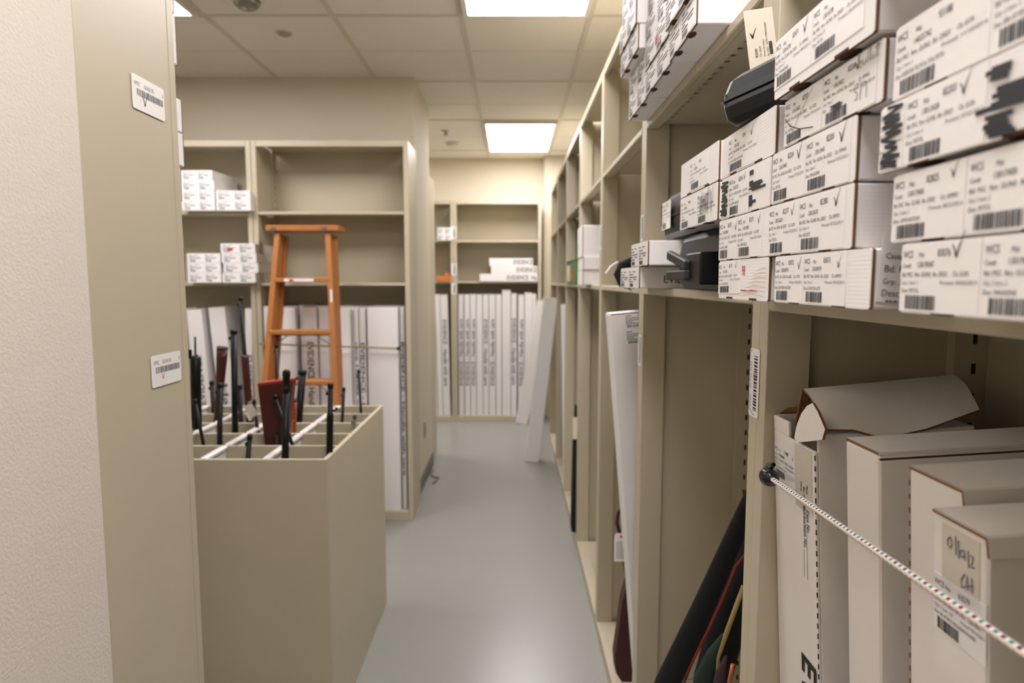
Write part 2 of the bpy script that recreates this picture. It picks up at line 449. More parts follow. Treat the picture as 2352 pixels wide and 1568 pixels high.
def scribble(mb, x0, x1, z0, z1, n, wd, y, m=0, seed=1, vertical=False):
    rd = random.Random(seed); P = []
    for i in range(n):
        t = i / (n - 1)
        if vertical: P.append((x0 + (x1 - x0) * t + rd.uniform(-.04, .04) * (x1 - x0), (z0 if i % 2 else z1) + rd.uniform(-.18, .18) * (z1 - z0)))
        else: P.append(((x0 if i % 2 else x1) + rd.uniform(-.18, .18) * (x1 - x0), z0 + (z1 - z0) * t + rd.uniform(-.04, .04) * (z1 - z0)))
    for i in range(len(P) - 1):
        mb.ribbon([P[i], P[i + 1]], [wd, wd * .8], y - i * 1e-6, m)

# ------------------------------------------------------------------ evidence boxes (local: front at y=0 facing -y, base at z=0)
def slots(mb, w, xs, dm):
    for x in xs:
        pts = [(x + 0.014 * math.cos(a), 0.007 + 0.006 * math.sin(a)) for a in [2 * math.pi * k / 12 for k in range(12)]]
        pts = [(px, max(py, 0.0008)) for px, py in pts]
        mb.prism(pts, (0, 0, 0.0003), (0, 0, -0.0003), (1, 0, 0), (0, 1, 0), dm)
        mb.box(x - 0.011, x + 0.011, -0.0002, 0.0006, 0.0, 0.0024, dm)
def ebox(loc, rz, w, h, d, lbl, group=None, yaw=0.0, slot=True, cat='box', name='evidence_box', card='card', b=0.0016, panel=True):
    t = empty(name, loc, rz + yaw, lbl, cat, group)
    m = MB(); h2 = h - 0.0008
    m.bevbox(-w / 2 + 0.0006, w / 2 - 0.0006, 0.0034 if panel else 0, d, 0.0004, h2, b)
    if slot: slots(m, w, (-w * 0.24, w * 0.24), 1)
    m.build('body', [card, 'kraft_dark'], t)
    if panel:
        # front tuck panel: white face, brown cut edges
        m = MB(); x0, x1 = -w / 2, w / 2
        pts = [(x0, 0.0015), (x0 + 0.002, 0.0), (x1 - 0.002, 0.0), (x1, 0.0015), (x1, h2 - 0.0015), (x1 - 0.002, h2), (x0 + 0.002, h2), (x0, h2 - 0.0015)]
        m.prism(pts, (0, 0.0026, 0), (0, 0.0006, 0), (1, 0, 0), (0, 0, 1), 0, 1)
        m.prism([(p[0] * 0.995, p[1]) for p in pts], (0, -0.0006, 0), (0, 0.0006, 0), (1, 0, 0), (0, 0, 1), 0, 0)
        m.build('front_panel', [card, 'kraft'], t)
    return t
LB = (-0.0215)
XF = 0.27
GN = 'white evidence boxes stacked in the nearest bay'
def nbox(y0, y1, z0, z1, lbl, xf=XF, yaw=0, d=0.36, **k):
    return ebox(W(xf, (y0 + y1) / 2, z0), R(-90), y0 - y1, z1 - z0, d, lbl, GN, R(yaw), **k)
Y = 0.0
def lab(t, w, frac0, frac1, h, d, mark=None, z=0.001, **k):
    """label covering frac0..frac1 of the box width"""
    return label(t, -w / 2 + frac0 * w, z, (frac1 - frac0) * w, h, d, mark=mark, **k)
Z = [-0.0213, 0.0265, 0.0783, 0.1305, 0.1775, 0.2365, 0.30]
# column A
t = nbox(0.833, 0.673, Z[0], Z[1], 'tape-wrapped white box with red print, lowest in the left stack'); w = 0.16; h = Z[1] - Z[0] - .0012
lab(t, w, 0.0, .50, h * 0.86, ('82173', '13012968', 'GUN', '07/22/2013', 'Grp: 4 Item: 4', 'PISTOL AND UNFIRED BULLET'), (.80, .86, .22), z=0.005, tilt=R(1.5))
m = MB(); m.text('98', .003, h * .60, .017, -0.0006, 0, .62).box(.001, .052, -0.0007, -0.0005, h * .22, h * .25); m.build('red_print', 'red_ink', t)
m = MB()
for k in range(7): m.ribbon([(.0 + .008 * k, h * (.1 + .1 * k)), (.03 + .006 * k, h * (.16 + .1 * k)), (.078, h * (.1 + .11 * k))], [.0004, .0011, .0005], -0.0011)
m.build('plastic_wrap', 'tape', t)
t = nbox(0.836, 0.674, Z[1], Z[2], 'white box labelled 82170 and 82171, second from the bottom of the left stack'); h = Z[2] - Z[1] - .0012; w = .162
lab(t, w, 0.0, .41, h * .97, ('82170', '13012968', 'AMMO', '02/11/2014', 'Grp: 1 Item: 1', 'SHELL CASING'), (.93, .80, .24))
lab(t, w, .415, .88, h * .97, ('82171', '13012968', 'OTH', '02/11/2014', 'Grp: 2 Item: 2', 'PAPER PIECES'), (.88, .84, .24))
t = nbox(0.832, 0.676, Z[2], Z[3], 'white box labelled 82754 with thick black marker scribbles at both ends'); h = Z[3] - Z[2] - .0012; w = .156
lab(t, w, 0.0, .17, h * .95, None); lab(t, w, .175, .62, h * .95, ('82754', '13022372', 'GUN', '08/20/2013', 'Grp: 1 Item: 1', 'RUGER P95 HANDGUN'), (.78, .90, .24)); lab(t, w, .63, .99, h * .95, None)
m = MB(); scribble(m, -w * .49, -w * .35, h * .08, h * .92, 22, .0028, -.0012, seed=3)
m.box(-w * .48, -w * .35, -.0013, -.0011, h * .10, h * .24)
m.box(w * .13, w * .20, -.0013, -.0011, h * .80, h * .90).box(w * .13, w * .36, -.0013, -.0011, h * .55, h * .62).box(w * .13, w * .20, -.0013, -.0011, h * .62, h * .67)
m.box(w * .18, w * .43, -.0013, -.0011, h * .44, h * .49).box(w * .13, w * .19, -.0013, -.0011, h * .12, h * .36).box(w * .19, w * .26, -.0013, -.0011, h * .18, h * .24)
scribble(m, w * .13, w * .36, h * .48, h * .60, 7, .002, -.0014, seed=4)
m.build('marker_scribble', 'marker', t)
t = nbox(0.835, 0.669, Z[3], 0.1805, 'white box labelled 12042 under the black pistol case'); h = .0485; w = .166
lab(t, w, .14, .72, h * .90, ('12042', '13012732', 'GUN', '02/11/2014', 'Grp: 4 Item: 4', 'COLT ARMY SPECIAL 38 CAL REVOLVER'), (.82, .84, .26), z=.002)
# column B
BZ = [Z[0], 0.0262, 0.0782, 0.1305, 0.1775, 0.1885]
t = nbox(0.655, 0.481, Z[0], 0.0258, 'white box labelled 83072 and 83073, on the shelf edge'); h = .046; w = .174
lab(t, w, 0.0, .36, h * .98, ('83072', '13018979', 'OTH', '09/03/2013', 'Grp: 1 Item: 1', 'LEATHER HOLSTER'), (.88, .82, .26))
lab(t, w, .365, .80, h * .98, ('83073', '13018979', 'AMMO', '09/03/2013', 'Grp: 2 Item: 2', 'LOOKS BULLETS'), (.85, .80, .24))
# label on its near side face
Ms = Matrix.Translation((w / 2, 0, 0)) @ Matrix.Rotation(R(90), 4, 'Z')
label(t, .004, .006, .085, .052, None, y=0, tilt=R(-4), rot=Ms, name='side_label')
k = MB()
for tx, zz, sz in (('Case# 13', .043, .006), ('Bd: PSC Rm:', .033, .0075), ('Grp: 3 Item: 3', .024, .006), ('Desc: SPENT', .015, .0070)): k.text(tx, .006, zz - .012, sz, -.0012, 0, .95)
barcode(k, .010, .055, -.0075 + .006, .0, -.0012, 's')
k.xf(Ms @ Matrix.Translation((0.0015, 0, 0.008)) @ Matrix.Rotation(R(4), 4, 'Y')); k.build('side_text', 'ink', t)
t = nbox(0.676, 0.511, 0.0262, 0.0785, 'white box labelled 82277 and 82280, bullets'); h = .0505; w = .165
lab(t, w, 0.0, .42, h * .97, ('82277', '13013650', 'GUN', '07/25/2013', 'Grp: 1 Item: 1', 'PISTOL'), (.82, .84, .24))
lab(t, w, .425, .93, h * .97, ('82280', '13013650', 'AMMO', '07/25/2013', 'Grp: 4 Item: 4', 'BULLETS'), (.84, .85, .30))
t = nbox(0.672, 0.511, 0.0788, 0.1308, 'white box labelled 82204 and 82205, magazine'); h = .0505; w = .161
lab(t, w, 0.0, .46, h * .97, ('82204', '13013443', 'GUN', '07/22/2013', 'Grp: 1 Item: 1', 'PISTOL'), (.84, .86, .32))
lab(t, w, .465, .95, h * .97, ('82205', '13013443', 'WMAG', '07/22/2013', 'Grp: 2 Item: 2', 'MAGAZINE'), (.84, .84, .34))
t = nbox(0.648, 0.478, 0.1312, 0.1768, 'white box labelled 82207 and 82208 with the handwritten word bullet'); h = .0445; w = .170
lab(t, w, 0.01, .46, h * .97, ('82207', '13013422', 'GUN', '07/22/2013', 'Grp: 1 Item: 1', 'PISTOL'))
lab(t, w, .465, .95, h * .97, ('82208', '13013422', 'WMAG', '07/22/2013', 'Grp: 2 Item: 2', '           / 6 AMMO'), (.68, .86, .26))
m = MB(); m.ribbon([(-w * .47, h * .62), (-w * .40, h * .40), (-w * .28, h * .24), (-w * .12, h * .14)], .0010, -.0012)
m.ribbon([(-w * .42, h * .02), (-w * .30, h * .52), (-w * .14, h * .93)], [.0008, .0007, .0004], -.0013)
scribble(m, w * .07, w * .17, h * .27, h * .35, 9, .0012, -.0012, seed=8)
def curl(m, pts, x, z, s, y, wd=.0007): m.ribbon([(x + a * s, z + b * s) for a, b in pts], wd, y)
x0, z0, s0 = w * .30, h * .76, .0075
curl(m, [(0, 1.6), (.1, 0), (.5, -.1), (.6, .5), (.2, .5)], x0, z0, s0, -.0012)
curl(m, [(.9, .6), (1.0, 0), (1.4, 0), (1.5, .6), (1.6, 0)], x0, z0, s0, -.0013)
curl(m, [(1.9, 1.6), (1.9, 0)], x0, z0, s0, -.0014); curl(m, [(2.2, 1.6), (2.3, 0), (2.6, .2)], x0, z0, s0, -.0012)
curl(m, [(2.6, .3), (3.0, .6), (2.8, 0), (3.3, .2)], x0, z0, s0, -.0013); curl(m, [(3.5, 1.4), (3.5, 0), (3.8, .1)], x0, z0, s0, -.0014); curl(m, [(3.1, .9), (4.0, 1.1)], x0, z0, s0, -.0015)
curl(m, [(1.0, 2), (0, 1.9), (.1, 1.1), (.8, .8), (.5, 0), (0, .1)], w * .28, h * .22, .0060, -.0012)
curl(m, [(1.5, 2.1), (1.4, -.2)], w * .28, h * .22, .0060, -.0012); curl(m, [(2.9, 1.5), (2.2, 1.9), (2.1, 1.2), (2.9, 1.4), (2.9, -.3)], w * .28, h * .22, .0060, -.0013)
m.build('handwriting', 'marker', t)
t = nbox(0.655, 0.479, 0.1795, 0.2365, 'white box labelled 82471, resting askew on the stack', xf=.262); h = .047; w = .176
lab(t, w, 0.0, .44, h * .98, ('82471', '13014778', 'WMAG', '08/05/2013', 'Grp: 22 Item: 22', '2 MAGAZINES'), (.84, .86, .34), z=.009)
lab(t, w, .445, .92, h * .98, ('82472', '13014778', 'GUN', '08/05/2013', 'Grp: 23 Item: 23', 'PISTOL'), z=.009)
t = nbox(0.497, 0.325, 0.2372, 0.296, 'topmost white box of the nearest bay, cut by the top right corner', xf=.258); h = .05; w = .172
lab(t, w, .06, .50, h * .98, ('82473', '13014778', 'AMMO', '08/05/2013', 'Grp: 24 Item: 24', 'AMMO'), z=.007)
# column C (near the right edge)
t = nbox(0.443, 0.273, Z[0], 0.0262, 'white box labelled 83076, cut by the right picture edge'); h = .0465; w = .17
lab(t, w, 0.0, .44, h * .97, ('83076', '13019047', 'GUN', '09/03/2013', 'Grp: 1 Item: 1', 'PISTOL'), (.74, .92, .34))
lab(t, w, .445, .95, h * .97, ('83077', '13019047', 'MAG', '09/03/2013', 'Grp: 2 Item: 2', 'MAGAZINE'))
t = nbox(0.457, 0.285, 0.0266, 0.0745, 'white box labelled 82825, ammunition, at the right picture edge'); h = .0465; w = .172
lab(t, w, 0.0, .42, h * .97, ('82825', '13017400', 'AMMO', '08/22/2013', 'Grp: 2 Item: 2', 'AMMUNITION'), (.86, .90, .24))
lab(t, w, .425, .95, h * .97, ('82826', '13017400', 'GUN', '08/22/2013', 'Grp: 3 Item: 3', 'PISTOL'))
t = nbox(0.474, 0.300, 0.0775, 0.1250, 'white box labelled 82203 with black marker scribbles, right edge', xf=.268); h = .0465; w = .174
lab(t, w, 0.0, .16, h * .95, ('0', '1', '', '', '', '')); lab(t, w, .17, .60, h * .97, ('82203', '13013428', 'GUN', '07/22/2013', 'Grp: 6 Item: 6', 'PISTOL'), (.76, .84, .30))
m = MB(); scribble(m, -w * .47, -w * .36, h * .04, h * .95, 20, .0026, -.0012, seed=13)
scribble(m, w * .11, w * .20, h * .72, h * .86, 8, .003, -.0012, seed=21); scribble(m, w * .11, w * .40, h * .36, h * .60, 12, .003, -.0013, seed=22)
scribble(m, w * .11, w * .22, h * .05, h * .30, 10, .003, -.0014, seed=23)
m.build('marker_scribble', 'marker', t)
t = nbox(0.464, 0.290, 0.1256, 0.1765, 'white box labelled 93188 at the right picture edge, second from its top'); h = .0495; w = .174
lab(t, w, 0.0, .52, h * .97, ('93188', '14035742', 'GUN', '11/10/2014', 'Grp: 1 Item: 1', 'AMERICAN TACTICAL TITAL PISTOL'))
lab(t, w, .525, .99, h * .97, ('93189', '14035742', 'GUN', '11/10/2014', 'Grp: 2 Item: 2', 'EIBA 357 REVOLVER'))

# ------------------------------------------------------------------ pistol cases
def rrect(w, h, r, n=5):
    P = []
    for cx, cz, a0 in ((w / 2 - r, h / 2 - r, 0), (-w / 2 + r, h / 2 - r, 90), (-w / 2 + r, -h / 2 + r, 180), (w / 2 - r, -h / 2 + r, 270)):
        for k in range(n + 1):
            a = R(a0 + 90 * k / n); P.append((cx + r * math.cos(a), cz + r * math.sin(a)))
    return P
def hard_case(loc, rz, w, h, d, lbl, latches=True, rot=None):
    """two moulded shells meeting at a seam, ribbed edges, latches in front"""
    t = empty('pistol_case', loc, rz, lbl, 'case', rot=rot)
    for nm, z0, z1 in (('lower_shell', 0.0, h * .47), ('upper_shell', h * .50, h)):
        m = MB(); zs = [z0, z0 + (z1 - z0) * .25, z0 + (z1 - z0) * .75, z1]
        ins = [0.010, 0.003, 0.0, 0.0] if nm == 'lower_shell' else [0.0, 0.0, 0.004, 0.012]
        rings = []
        for zz, i_ in zip(zs, ins):
            rings.append([(p[0], p[1] + d / 2, zz) for p in rrect(w - 2 * i_, d - 2 * i_, 0.020)])
        n = len(rings[0]); vs = sum(rings, []); fs = []
        for a in range(3):
            for k in range(n): fs.append((a * n + k, a * n + (k + 1) % n, (a + 1) * n + (k + 1) % n, (a + 1) * n + k))
        fs.append(tuple(reversed(range(n)))); fs.append(tuple(3 * n + k for k in range(n)))
        m.add(vs, fs, 0)
        m.build(nm, 'black_plastic', t, bevel=0.0015)
    m = MB(); P = [(p[0], p[1] + d / 2) for p in rrect(w + 0.005, d + 0.005, 0.021)]
    m.prism(P, (0, 0, h * .035), (0, 0, h * .467), (1, 0, 0), (0, 1, 0)); m.build('rim', 'black_plastic', t)
    if latches:
        for x in (-w * .27, w * .27):
            MB().bevbox(x - 0.016, x + 0.016, -0.008, 0.001, h * .22, h * .80, 0.002).build('latch', 'latch_plastic', t)
    return t
t = hard_case(W(.262, .7175, .1815), R(-90 + 15.6), .130, .056, .21, 'black moulded pistol case lying slanted on top of the left stack', latches=False)
p = ony(1745, 75, .80)
t = empty('evidence_tag', W(p.x + .006, p.y, p.z - .034), 0, 'cream evidence tag 82040 standing up behind the black pistol case', 'tag', rot=(0, R(-9), 0))
MB().bevbox(-.0175, .0175, -.0004, .0004, -.045, .062, .0002).build('card', 'tagpaper', t)
m = MB()
for i, (tx, s_) in enumerate((('82040', .0048), ('Cls: GUN', .0036), ('Printed: 03/14/2014', .0028), ('Bn: D023   WITH 3 MAGAZINES', .0032))):
    m.text(tx, -.006 + i * .0045, .006, s_, -.0008, 0, .9, ang=R(90))
for k in range(9): m.box(.0085, .0125, -.0009, -.0007, .008 + k * .0017, .009 + k * .0017)
check(m, -.0095, .034, .011, -.0009, 0, 1.3)
m.build('printed_text', 'ink', t)

# second bay: cases and boxes
K1z = 0.0895
t = hard_case(W(.330, 1.2875, K1z), R(-90), .265, .092, .27, 'large black pistol case with a white label, under nothing, behind the scribbled box', latches=False)
t['label'] = 'large black hard case with a white label hanging at its left end'
MB().bevbox(-.142, -.131, .0, .03, .030, .080, .002).build('latch', 'latch_plastic', t)
lab(t, .265, .08, .36, .058, ('93443', '14003722', 'GUN', '02/11/2014', 'Grp: 1 Item: 1', 'PISTOL'), z=.020, y=-.004)
K2h = 0.1045
t = hard_case(W(.330, 1.093, -.0153), R(-90), .37, K2h - .001, .27, 'black hard case with its two grey latches flipped open, on the shelf', latches=False)
for zz, a in ((.052, R(10)), (.026, R(0))):
    M = Matrix.Translation((-.035, -.036, zz)) @ Matrix.Rotation(a, 4, 'Y')
    MB().bevbox(-.068, .060, -.006, .006, -.0085, .0085, .0025, M=M).build('latch', 'latch_plastic', t)
MB().bevbox(.0, .085, -.034, .002, .010, .062, .003).build('latch_base', 'black_plastic', t)
# D boxes, on the case
GD = 'white boxes in the second bay'
zt = -.0153 + K2h
t = ebox(W(.300, 1.047, zt + .0005), R(-90), .206, .056, .325, 'white box with a pen scribble over its right label, on the open latched case', GD, 0); h = .052; w = .206
lab(t, w, .02, .50, h * .96, ('93441', '13022228', 'GUN', '07/29/2013', 'Grp: 1 Item: 1', 'HANDGUN')); lab(t, w, .51, .97, h * .96, ('93442', '13022228', 'WMAG', '07/29/2013', 'Grp: 2 Item: 2', 'MAGAZINE'))
m = MB(); scribble(m, w * .10, w * .42, h * .30, h * .95, 26, .0006, -.0013, seed=31, vertical=True); scribble(m, w * .08, w * .3, h * .35, h * .8, 18, .0007, -.0014, seed=33, vertical=True); m.build('pen_scribble', 'marker', t)
t = ebox(W(.300, 1.047, zt + .0575), R(-90), .206, .058, .325, 'white box topmost in the short stack beside the black case', GD, R(0)); h = .054; w = .206
lab(t, w, .28, .78, h * .90, ('93440', '13022228', 'GUN', '07/29/2013', 'Grp: 1 Item: 1', 'HANDGUN'), z=.003)
t = ebox(W(.272, 1.484, -.0153), R(-90), .222, .0475, .35, 'white box printed EVIDENCE on its side, on the middle shelf', GD); w = .222; h = .046
lab(t, w, .0, .48, h * .9, ('1', '', '', '', '', ''), far=True); lab(t, w, .5, .98, h * .9, ('1', '', '', '', '', ''), far=True)
k = MB(); k.text('EVIDENCE', .053, .012, .022, -.0004, 0, 1.0); k.xf(Matrix.Translation((w / 2, 0, 0)) @ Matrix.Rotation(R(90), 4, 'Z')); k.build('side_print', 'ink', t)
t = ebox(W(.275, 1.389, .0325), R(-90), .176, .051, .34, 'smaller white box lying on the one printed EVIDENCE', GD); w = .176; h = .049
lab(t, w, .02, .48, h * .9, ('1', '', '', '', '', ''), far=True); lab(t, w, .5, .98, h * .9, ('1', '', '', '', '', ''), far=True)
# black holster + zip tie behind it, third bay
p = ony(1432, 656, 1.79)
t = empty('holster', W(.325, 1.82, -.0155), 0, 'black curved holster on the shelf behind the EVIDENCE box', 'holster')
m = MB(); m.tube([(0.03, 0, .0), (-.012, 0, .012), (-.022, 0, .035), (-.012, 0, .06), (.02, 0, .078), (.06, 0, .07)], [.012, .014, .014, .013, .012, .01], 10, squash=.8); m.build('body', 'nylon_black', t)
MB().tube([(.008, 0, .062), (.02, -.004, .05), (.028, -.004, .03)], [.009, .009, .008], 8).build('muzzle_end', 'gun_black', t)
q0 = ony(1420, 602, 1.82) - Vector((.325, 1.82, -.0155)); q1 = ony(1391, 629, 1.76) - Vector((.325, 1.82, -.0155))
m = MB(); m.tube([q0, (q0 + q1) / 2 + Vector((-.003, 0, .004)), q1], .0036, 6, squash=.35); m.build('paper_strip', 'paper', t)
# top shelf boxes of second bay
GT = 'white boxes stacked high on the upper shelf of the second bay'
rd = random.Random(5)
cols = [(1.638, 1.432, 7, .292, 'far'), (1.430, 1.208, 7, .290, 'middle'), (1.206, 1.030, 6, .288, 'near')]
ordn = ['bottom', 'second', 'third', 'fourth', 'fifth', 'sixth', 'topmost visible']
for ci, (y0, y1, n, xf, cn) in enumerate(cols):
    z = .3985
    for k in range(n):
        hh = .0525
        xo = (-.022 if (ci == 0 and k >= 2) else 0) + rd.uniform(-.003, .003) - (.012 if (ci == 2 and k > 0) else 0)
        t = ebox(W(xf + xo, (y0 + y1) / 2, z), R(-90), y0 - y1 - .002, hh, .33, '%s white box in the %s column on the upper shelf' % (ordn[k], cn), GT, R(rd.uniform(-.6, .6)))
        w = y0 - y1; z += hh
        for a, b in ((.02, .48), (.5, .97)):
            label(t, -w / 2 + a * w, .002, (b - a) * w, .048, ('1', '', '', '', '', ''), far=True)
        if (ci, k) in ((1, 1), (0, 4)):
            MB().box(-.004, .012, -.0009, -.0006, .018, .034).build('red_sticker', 'red_ink', t)

# ------------------------------------------------------------------ long boxes (upright), local front at y=0 facing -y
def lean_rot(rz, lx=0.0, ly=0.0):
    """rz yaw first, then world lean: lx tips the top towards +x, ly towards +y"""
    return (Matrix.Rotation(lx, 3, 'Y') @ Matrix.Rotation(-ly, 3, 'X') @ Matrix.Rotation(rz, 3, 'Z')).to_euler()
def lbox(loc, rz, w, d, L, lbl, group=None, lx=0, ly=0, text=None, tsize=.035, up=True, tz=.5, tx=0, card='cardx', cap=True, ink='ink_grey', name='long_box', b=.002, tlen=None, tstart=None):
    t = empty(name, loc, 0, lbl, 'box', group, rot=lean_rot(rz, lx, ly))
    MB().bevbox(-w / 2, w / 2, 0, d, 0.0, L - (.004 if cap else 0), b).build('body', card, t)
    if cap:   # tuck lid with brown edge
        m = MB(); m.prism([(-w / 2 + .001, 0), (w / 2 - .001, 0), (w / 2 - .001, .003), (-w / 2 + .001, .003)], (0, d, 0), (0, 0, L - .0038), (1, 0, 0), (0, 0, 1), 1, 0)
        m.build('lid', [card, 'kraft'], t)
    if text:
        k = MB()
        vs, fs, wd = font_mesh(text); ln = tlen or min(wd * tsize * .95, L * .9)
        if tstart is not None: tz = (L - tstart - ln / 2) / L
        if up: k.text(text, tx + tsize * .35, tz * L - ln / 2, tsize, -.0006, 0, fit=ln, ang=R(90), bold=True)
        else: k.text(text, tx - tsize * .35, tz * L + ln / 2, tsize, -.0006, 0, fit=ln, ang=R(-90), bold=True)
        k.build('printed_text', ink, t)
    return t
LEAN = R(3.5)
def near_long(xf, yl, ztop, w, d, **k):
    """front left top corner at (xf, yl, ztop); the box leans out towards the aisle, held by the cord"""
    L = (ztop - BASE) / math.cos(LEAN) - .002
    return lbox(W(xf + math.tan(LEAN) * (ztop - BASE), yl - w / 2, BASE + .0005), R(-90), w, d, L, lx=-LEAN, **k), L
GL = 'old long gun boxes standing in the bottom of the nearest bay'
# open lid box
t, L1 = near_long(.350, .838, -.176, .116, .185, lbl='white long box with its lid folded open, leftmost behind the cord', group=GL, card='card_old', cap=False)
w = .116
for o in list(t.children): bpy.data.objects.remove(o)
m = MB(); d = .185; T = .004
m.box(-w / 2, w / 2, 0, T, 0, L1 - .02, 0).box(-w / 2, w / 2, d - T, d, 0, L1, 0).box(-w / 2, -w / 2 + T, T, d - T, 0, L1, 0).box(w / 2 - T, w / 2, T, d - T, 0, L1, 0)
m.box(-w / 2 + T, w / 2 - T, T, d - T, 0, L1 - .10, 1)  # dark filler block stands for the shade inside the open box
m.box(-w / 2, -.012, 0, T, L1 - .02, L1, 0)
m.build('body', ['card_old', 'kraft_dark'], t, bevel=.0012)
label(t, -.0565, L1 - .082, .062, .046, ('59488', '09028989', 'GUN', '03/04/2011', 'Grp: 1 Item: 1', '12GA PUMP SHOTGUN'), mark=(.92, .84, .2))
m = MB()
for k in range(46): m.box(w / 2 - .0010, w / 2 + .0003, -.0003, .0008, L1 - .03 - .0128 * k, L1 - .03 - .0128 * k + .0062)
m.build('perforation', 'kraft_dark', t)
MB().bevbox(.006, .050, -.0006, -.0001, L1 - .100, L1 - .022, .0002).build('tape', 'tape', t)
m = MB()
for i, tx in enumerate(('Place', 'Bar Code', 'Here')): m.text(tx, .036 - .0075 * i, L1 - .066 - (.004 if i == 1 else 0), .0056, -.0010, 0, 1, ang=R(-90), bold=True)
m.text('Case No.', .036, L1 - .096, .0080, -.0010, 0, 1, ang=R(-90), bold=True); m.text('Exhibit/Item No.', .0275, L1 - .094, .0080, -.0010, 0, 1, ang=R(-90), bold=True)
m.box(.0352, .0357, -.001, -.0008, L1 - .185, L1 - .128).box(.0267, .0272, -.001, -.0008, L1 - .185, L1 - .150)
m.text('EVIDENCE', .016, L1 - .287, .054, -.0010, 0, 1.0, ang=R(-90), bold=True)
m.build('printed_text', 'marker', t)
# opened lid: made in the world and brought into the box's frame
Mi = t.matrix_basis.inverted()
def wpt(u, v, y):
    p = ony(u, v, y); return Vector((p.x, p.y, p.z + H))
def sheet(mb, grid, th, m=0, me=1):
    """thick curved sheet from a grid of world points"""
    nr, nc = len(grid), len(grid[0]); nn = (grid[0][-1] - grid[0][0]).cross(grid[-1][0] - grid[0][0]).normalized()
    A = [p for r in grid for p in r]; B = [p + nn * th for p in A]; N = len(A); F = []; E_ = []
    for i in range(nr - 1):
        for j in range(nc - 1):
            a = i * nc + j; F.append((a, a + nc, a + nc + 1, a + 1)); F.append((N + a, N + a + 1, N + a + nc + 1, N + a + nc))
    rim = [j for j in range(nc)] + [i * nc + nc - 1 for i in range(1, nr)] + [(nr - 1) * nc + j for j in range(nc - 2, -1, -1)] + [i * nc for i in range(nr - 2, 0, -1)]
    for i in range(len(rim)):
        a, b = rim[i], rim[(i + 1) % len(rim)]; E_.append((a, b, N + b, N + a))
    mb.add(A + B, F, m, True); mb.add(A + B, E_, me)
top = [(1845, 897, .800), (1930, 889, .804), (2010, 882, .804), (2100, 873, .804), (2190, 865, .800)]
bot = [(1893, 990, .722), (1960, 991, .716), (2030, 1001, .712), (2130, 988, .712), (2248, 945, .722)]
def lidgrid(off=0):
    grid = []
    for r_ in range(9):
        f = r_ / 8; row = []
        for ci, (a, b) in enumerate(zip(top, bot)):
            pa, pb = wpt(*a), wpt(*b); q = pa.lerp(pb, f)
            q.z += .007 * math.sin(math.pi * f) - (.005 * f if ci == 2 else 0); q.y -= off; row.append(q)
        grid.append(row)
    return grid
m = MB(); sheet(m, lidgrid(), -.003); lid = m.xf(Mi).build('lid', ['card_old', 'kraft'], t)
g = lidgrid(.0012)
def patch(f0, f1, c0, c1):
    def P(f, c):
        r_ = f * 8; i = min(int(r_), 7); jx = c * 4; j = min(int(jx), 3); a = g[i][j].lerp(g[i][j + 1], jx - j); b = g[i + 1][j].lerp(g[i + 1][j + 1], jx - j); return a.lerp(b, r_ - i) + Vector((0, -.0006, .0006))
    n = 6; vs = [P(f0 + (f1 - f0) * a / n, c0 + (c1 - c0) * b / n) for a in range(n + 1) for b in range(n + 1)]
    m = MB(); m.add(vs, [(a * (n + 1) + b, (a + 1) * (n + 1) + b, (a + 1) * (n + 1) + b + 1, a * (n + 1) + b + 1) for a in range(n) for b in range(n)], 0, True); m.xf(Mi).build('tape', 'tape', lid)
patch(.22, .88, .03, .24); patch(.55, .97, .44, .66); patch(.08, .62, .70, .96)
grid = []
for r_ in range(4):
    f = r_ / 3; grid.append([wpt(*a) + Vector((0, .014 * f + .003, -.050 * f)) for a in top])
m = MB(); sheet(m, grid, .003, 1, 1); m.xf(Mi); m.build('lid_hinge', ['card_old', 'kraft'], t)
pts = [(1890, 1010), (1897, 985), (1880, 945), (1868, 925), (1855, 932), (1842, 950), (1832, 975), (1826, 1005), (1832, 1016)]
P = [onx(u, v, .3475) for u, v in pts]
m = MB(); m.prism([(p.y, p.z + H) for p in P], (.003, 0, 0), (.3465, 0, 0), (0, 1, 0), (0, 0, 1), 0, 1); m.xf(Mi); m.build('gusset_flap', ['card_old', 'kraft'], t)
m = MB(); grid = [[wpt(1792, 950, .838), wpt(1842, 946, .828)], [wpt(1812, 938, .838), wpt(1850, 936, .832)]]; sheet(m, grid, .003, 1, 1); m.xf(Mi); m.build('end_flap', ['card_old', 'kraft'], t)
# closed boxes
t, L2 = near_long(.362, .677, -.166, .063, .195, lbl='white long box second from the left, flat closed lid', group=GL, card='card_old')
MB().box(-.0305, .0318, .001, .194, L2 - .0088, L2 - .0068).build('lid_edge', 'kraft_dark', t)
k = MB(); S_ = Matrix.Translation((.0315, 0, 0)) @ Matrix.Rotation(R(90), 4, 'Z')
k.ribbon([(.055, L2 - .262), (.020, L2 - .263), (.013, L2 - .270), (.013, L2 - .56)], .0026, -.0006)
k.ribbon([(.013, L2 - .286), (.002, L2 - .300), (.002, L2 - .304), (.013, L2 - .318)], .0024, -.0006)
k.xf(S_); k.build('printed_outline', 'marker', t)
t, L3 = near_long(.362, .566, -.164, .070, .195, lbl='white long box third from the left, lid stepped over its side', group=GL, card='card_old')
def flap(t, hw, L, d):
    m = MB(); m.prism([(-hw, 0), (hw, 0), (hw + .002, -.012), (hw + .0045, -.012), (hw + .002, .0022), (-hw, .0022)], (0, d, 0), (0, -.0012, L - .0035), (1, 0, 0), (0, 0, 1), 1, 0); m.build('lid_flap', ['card_old', 'kraft'], t)
flap(t, .034, L3, .195)
m = MB()
for k in range(60): m.box(-.0355, -.0345, -.0004, .0004, L3 - .02 - .0128 * k, L3 - .02 - .0128 * k + .005)
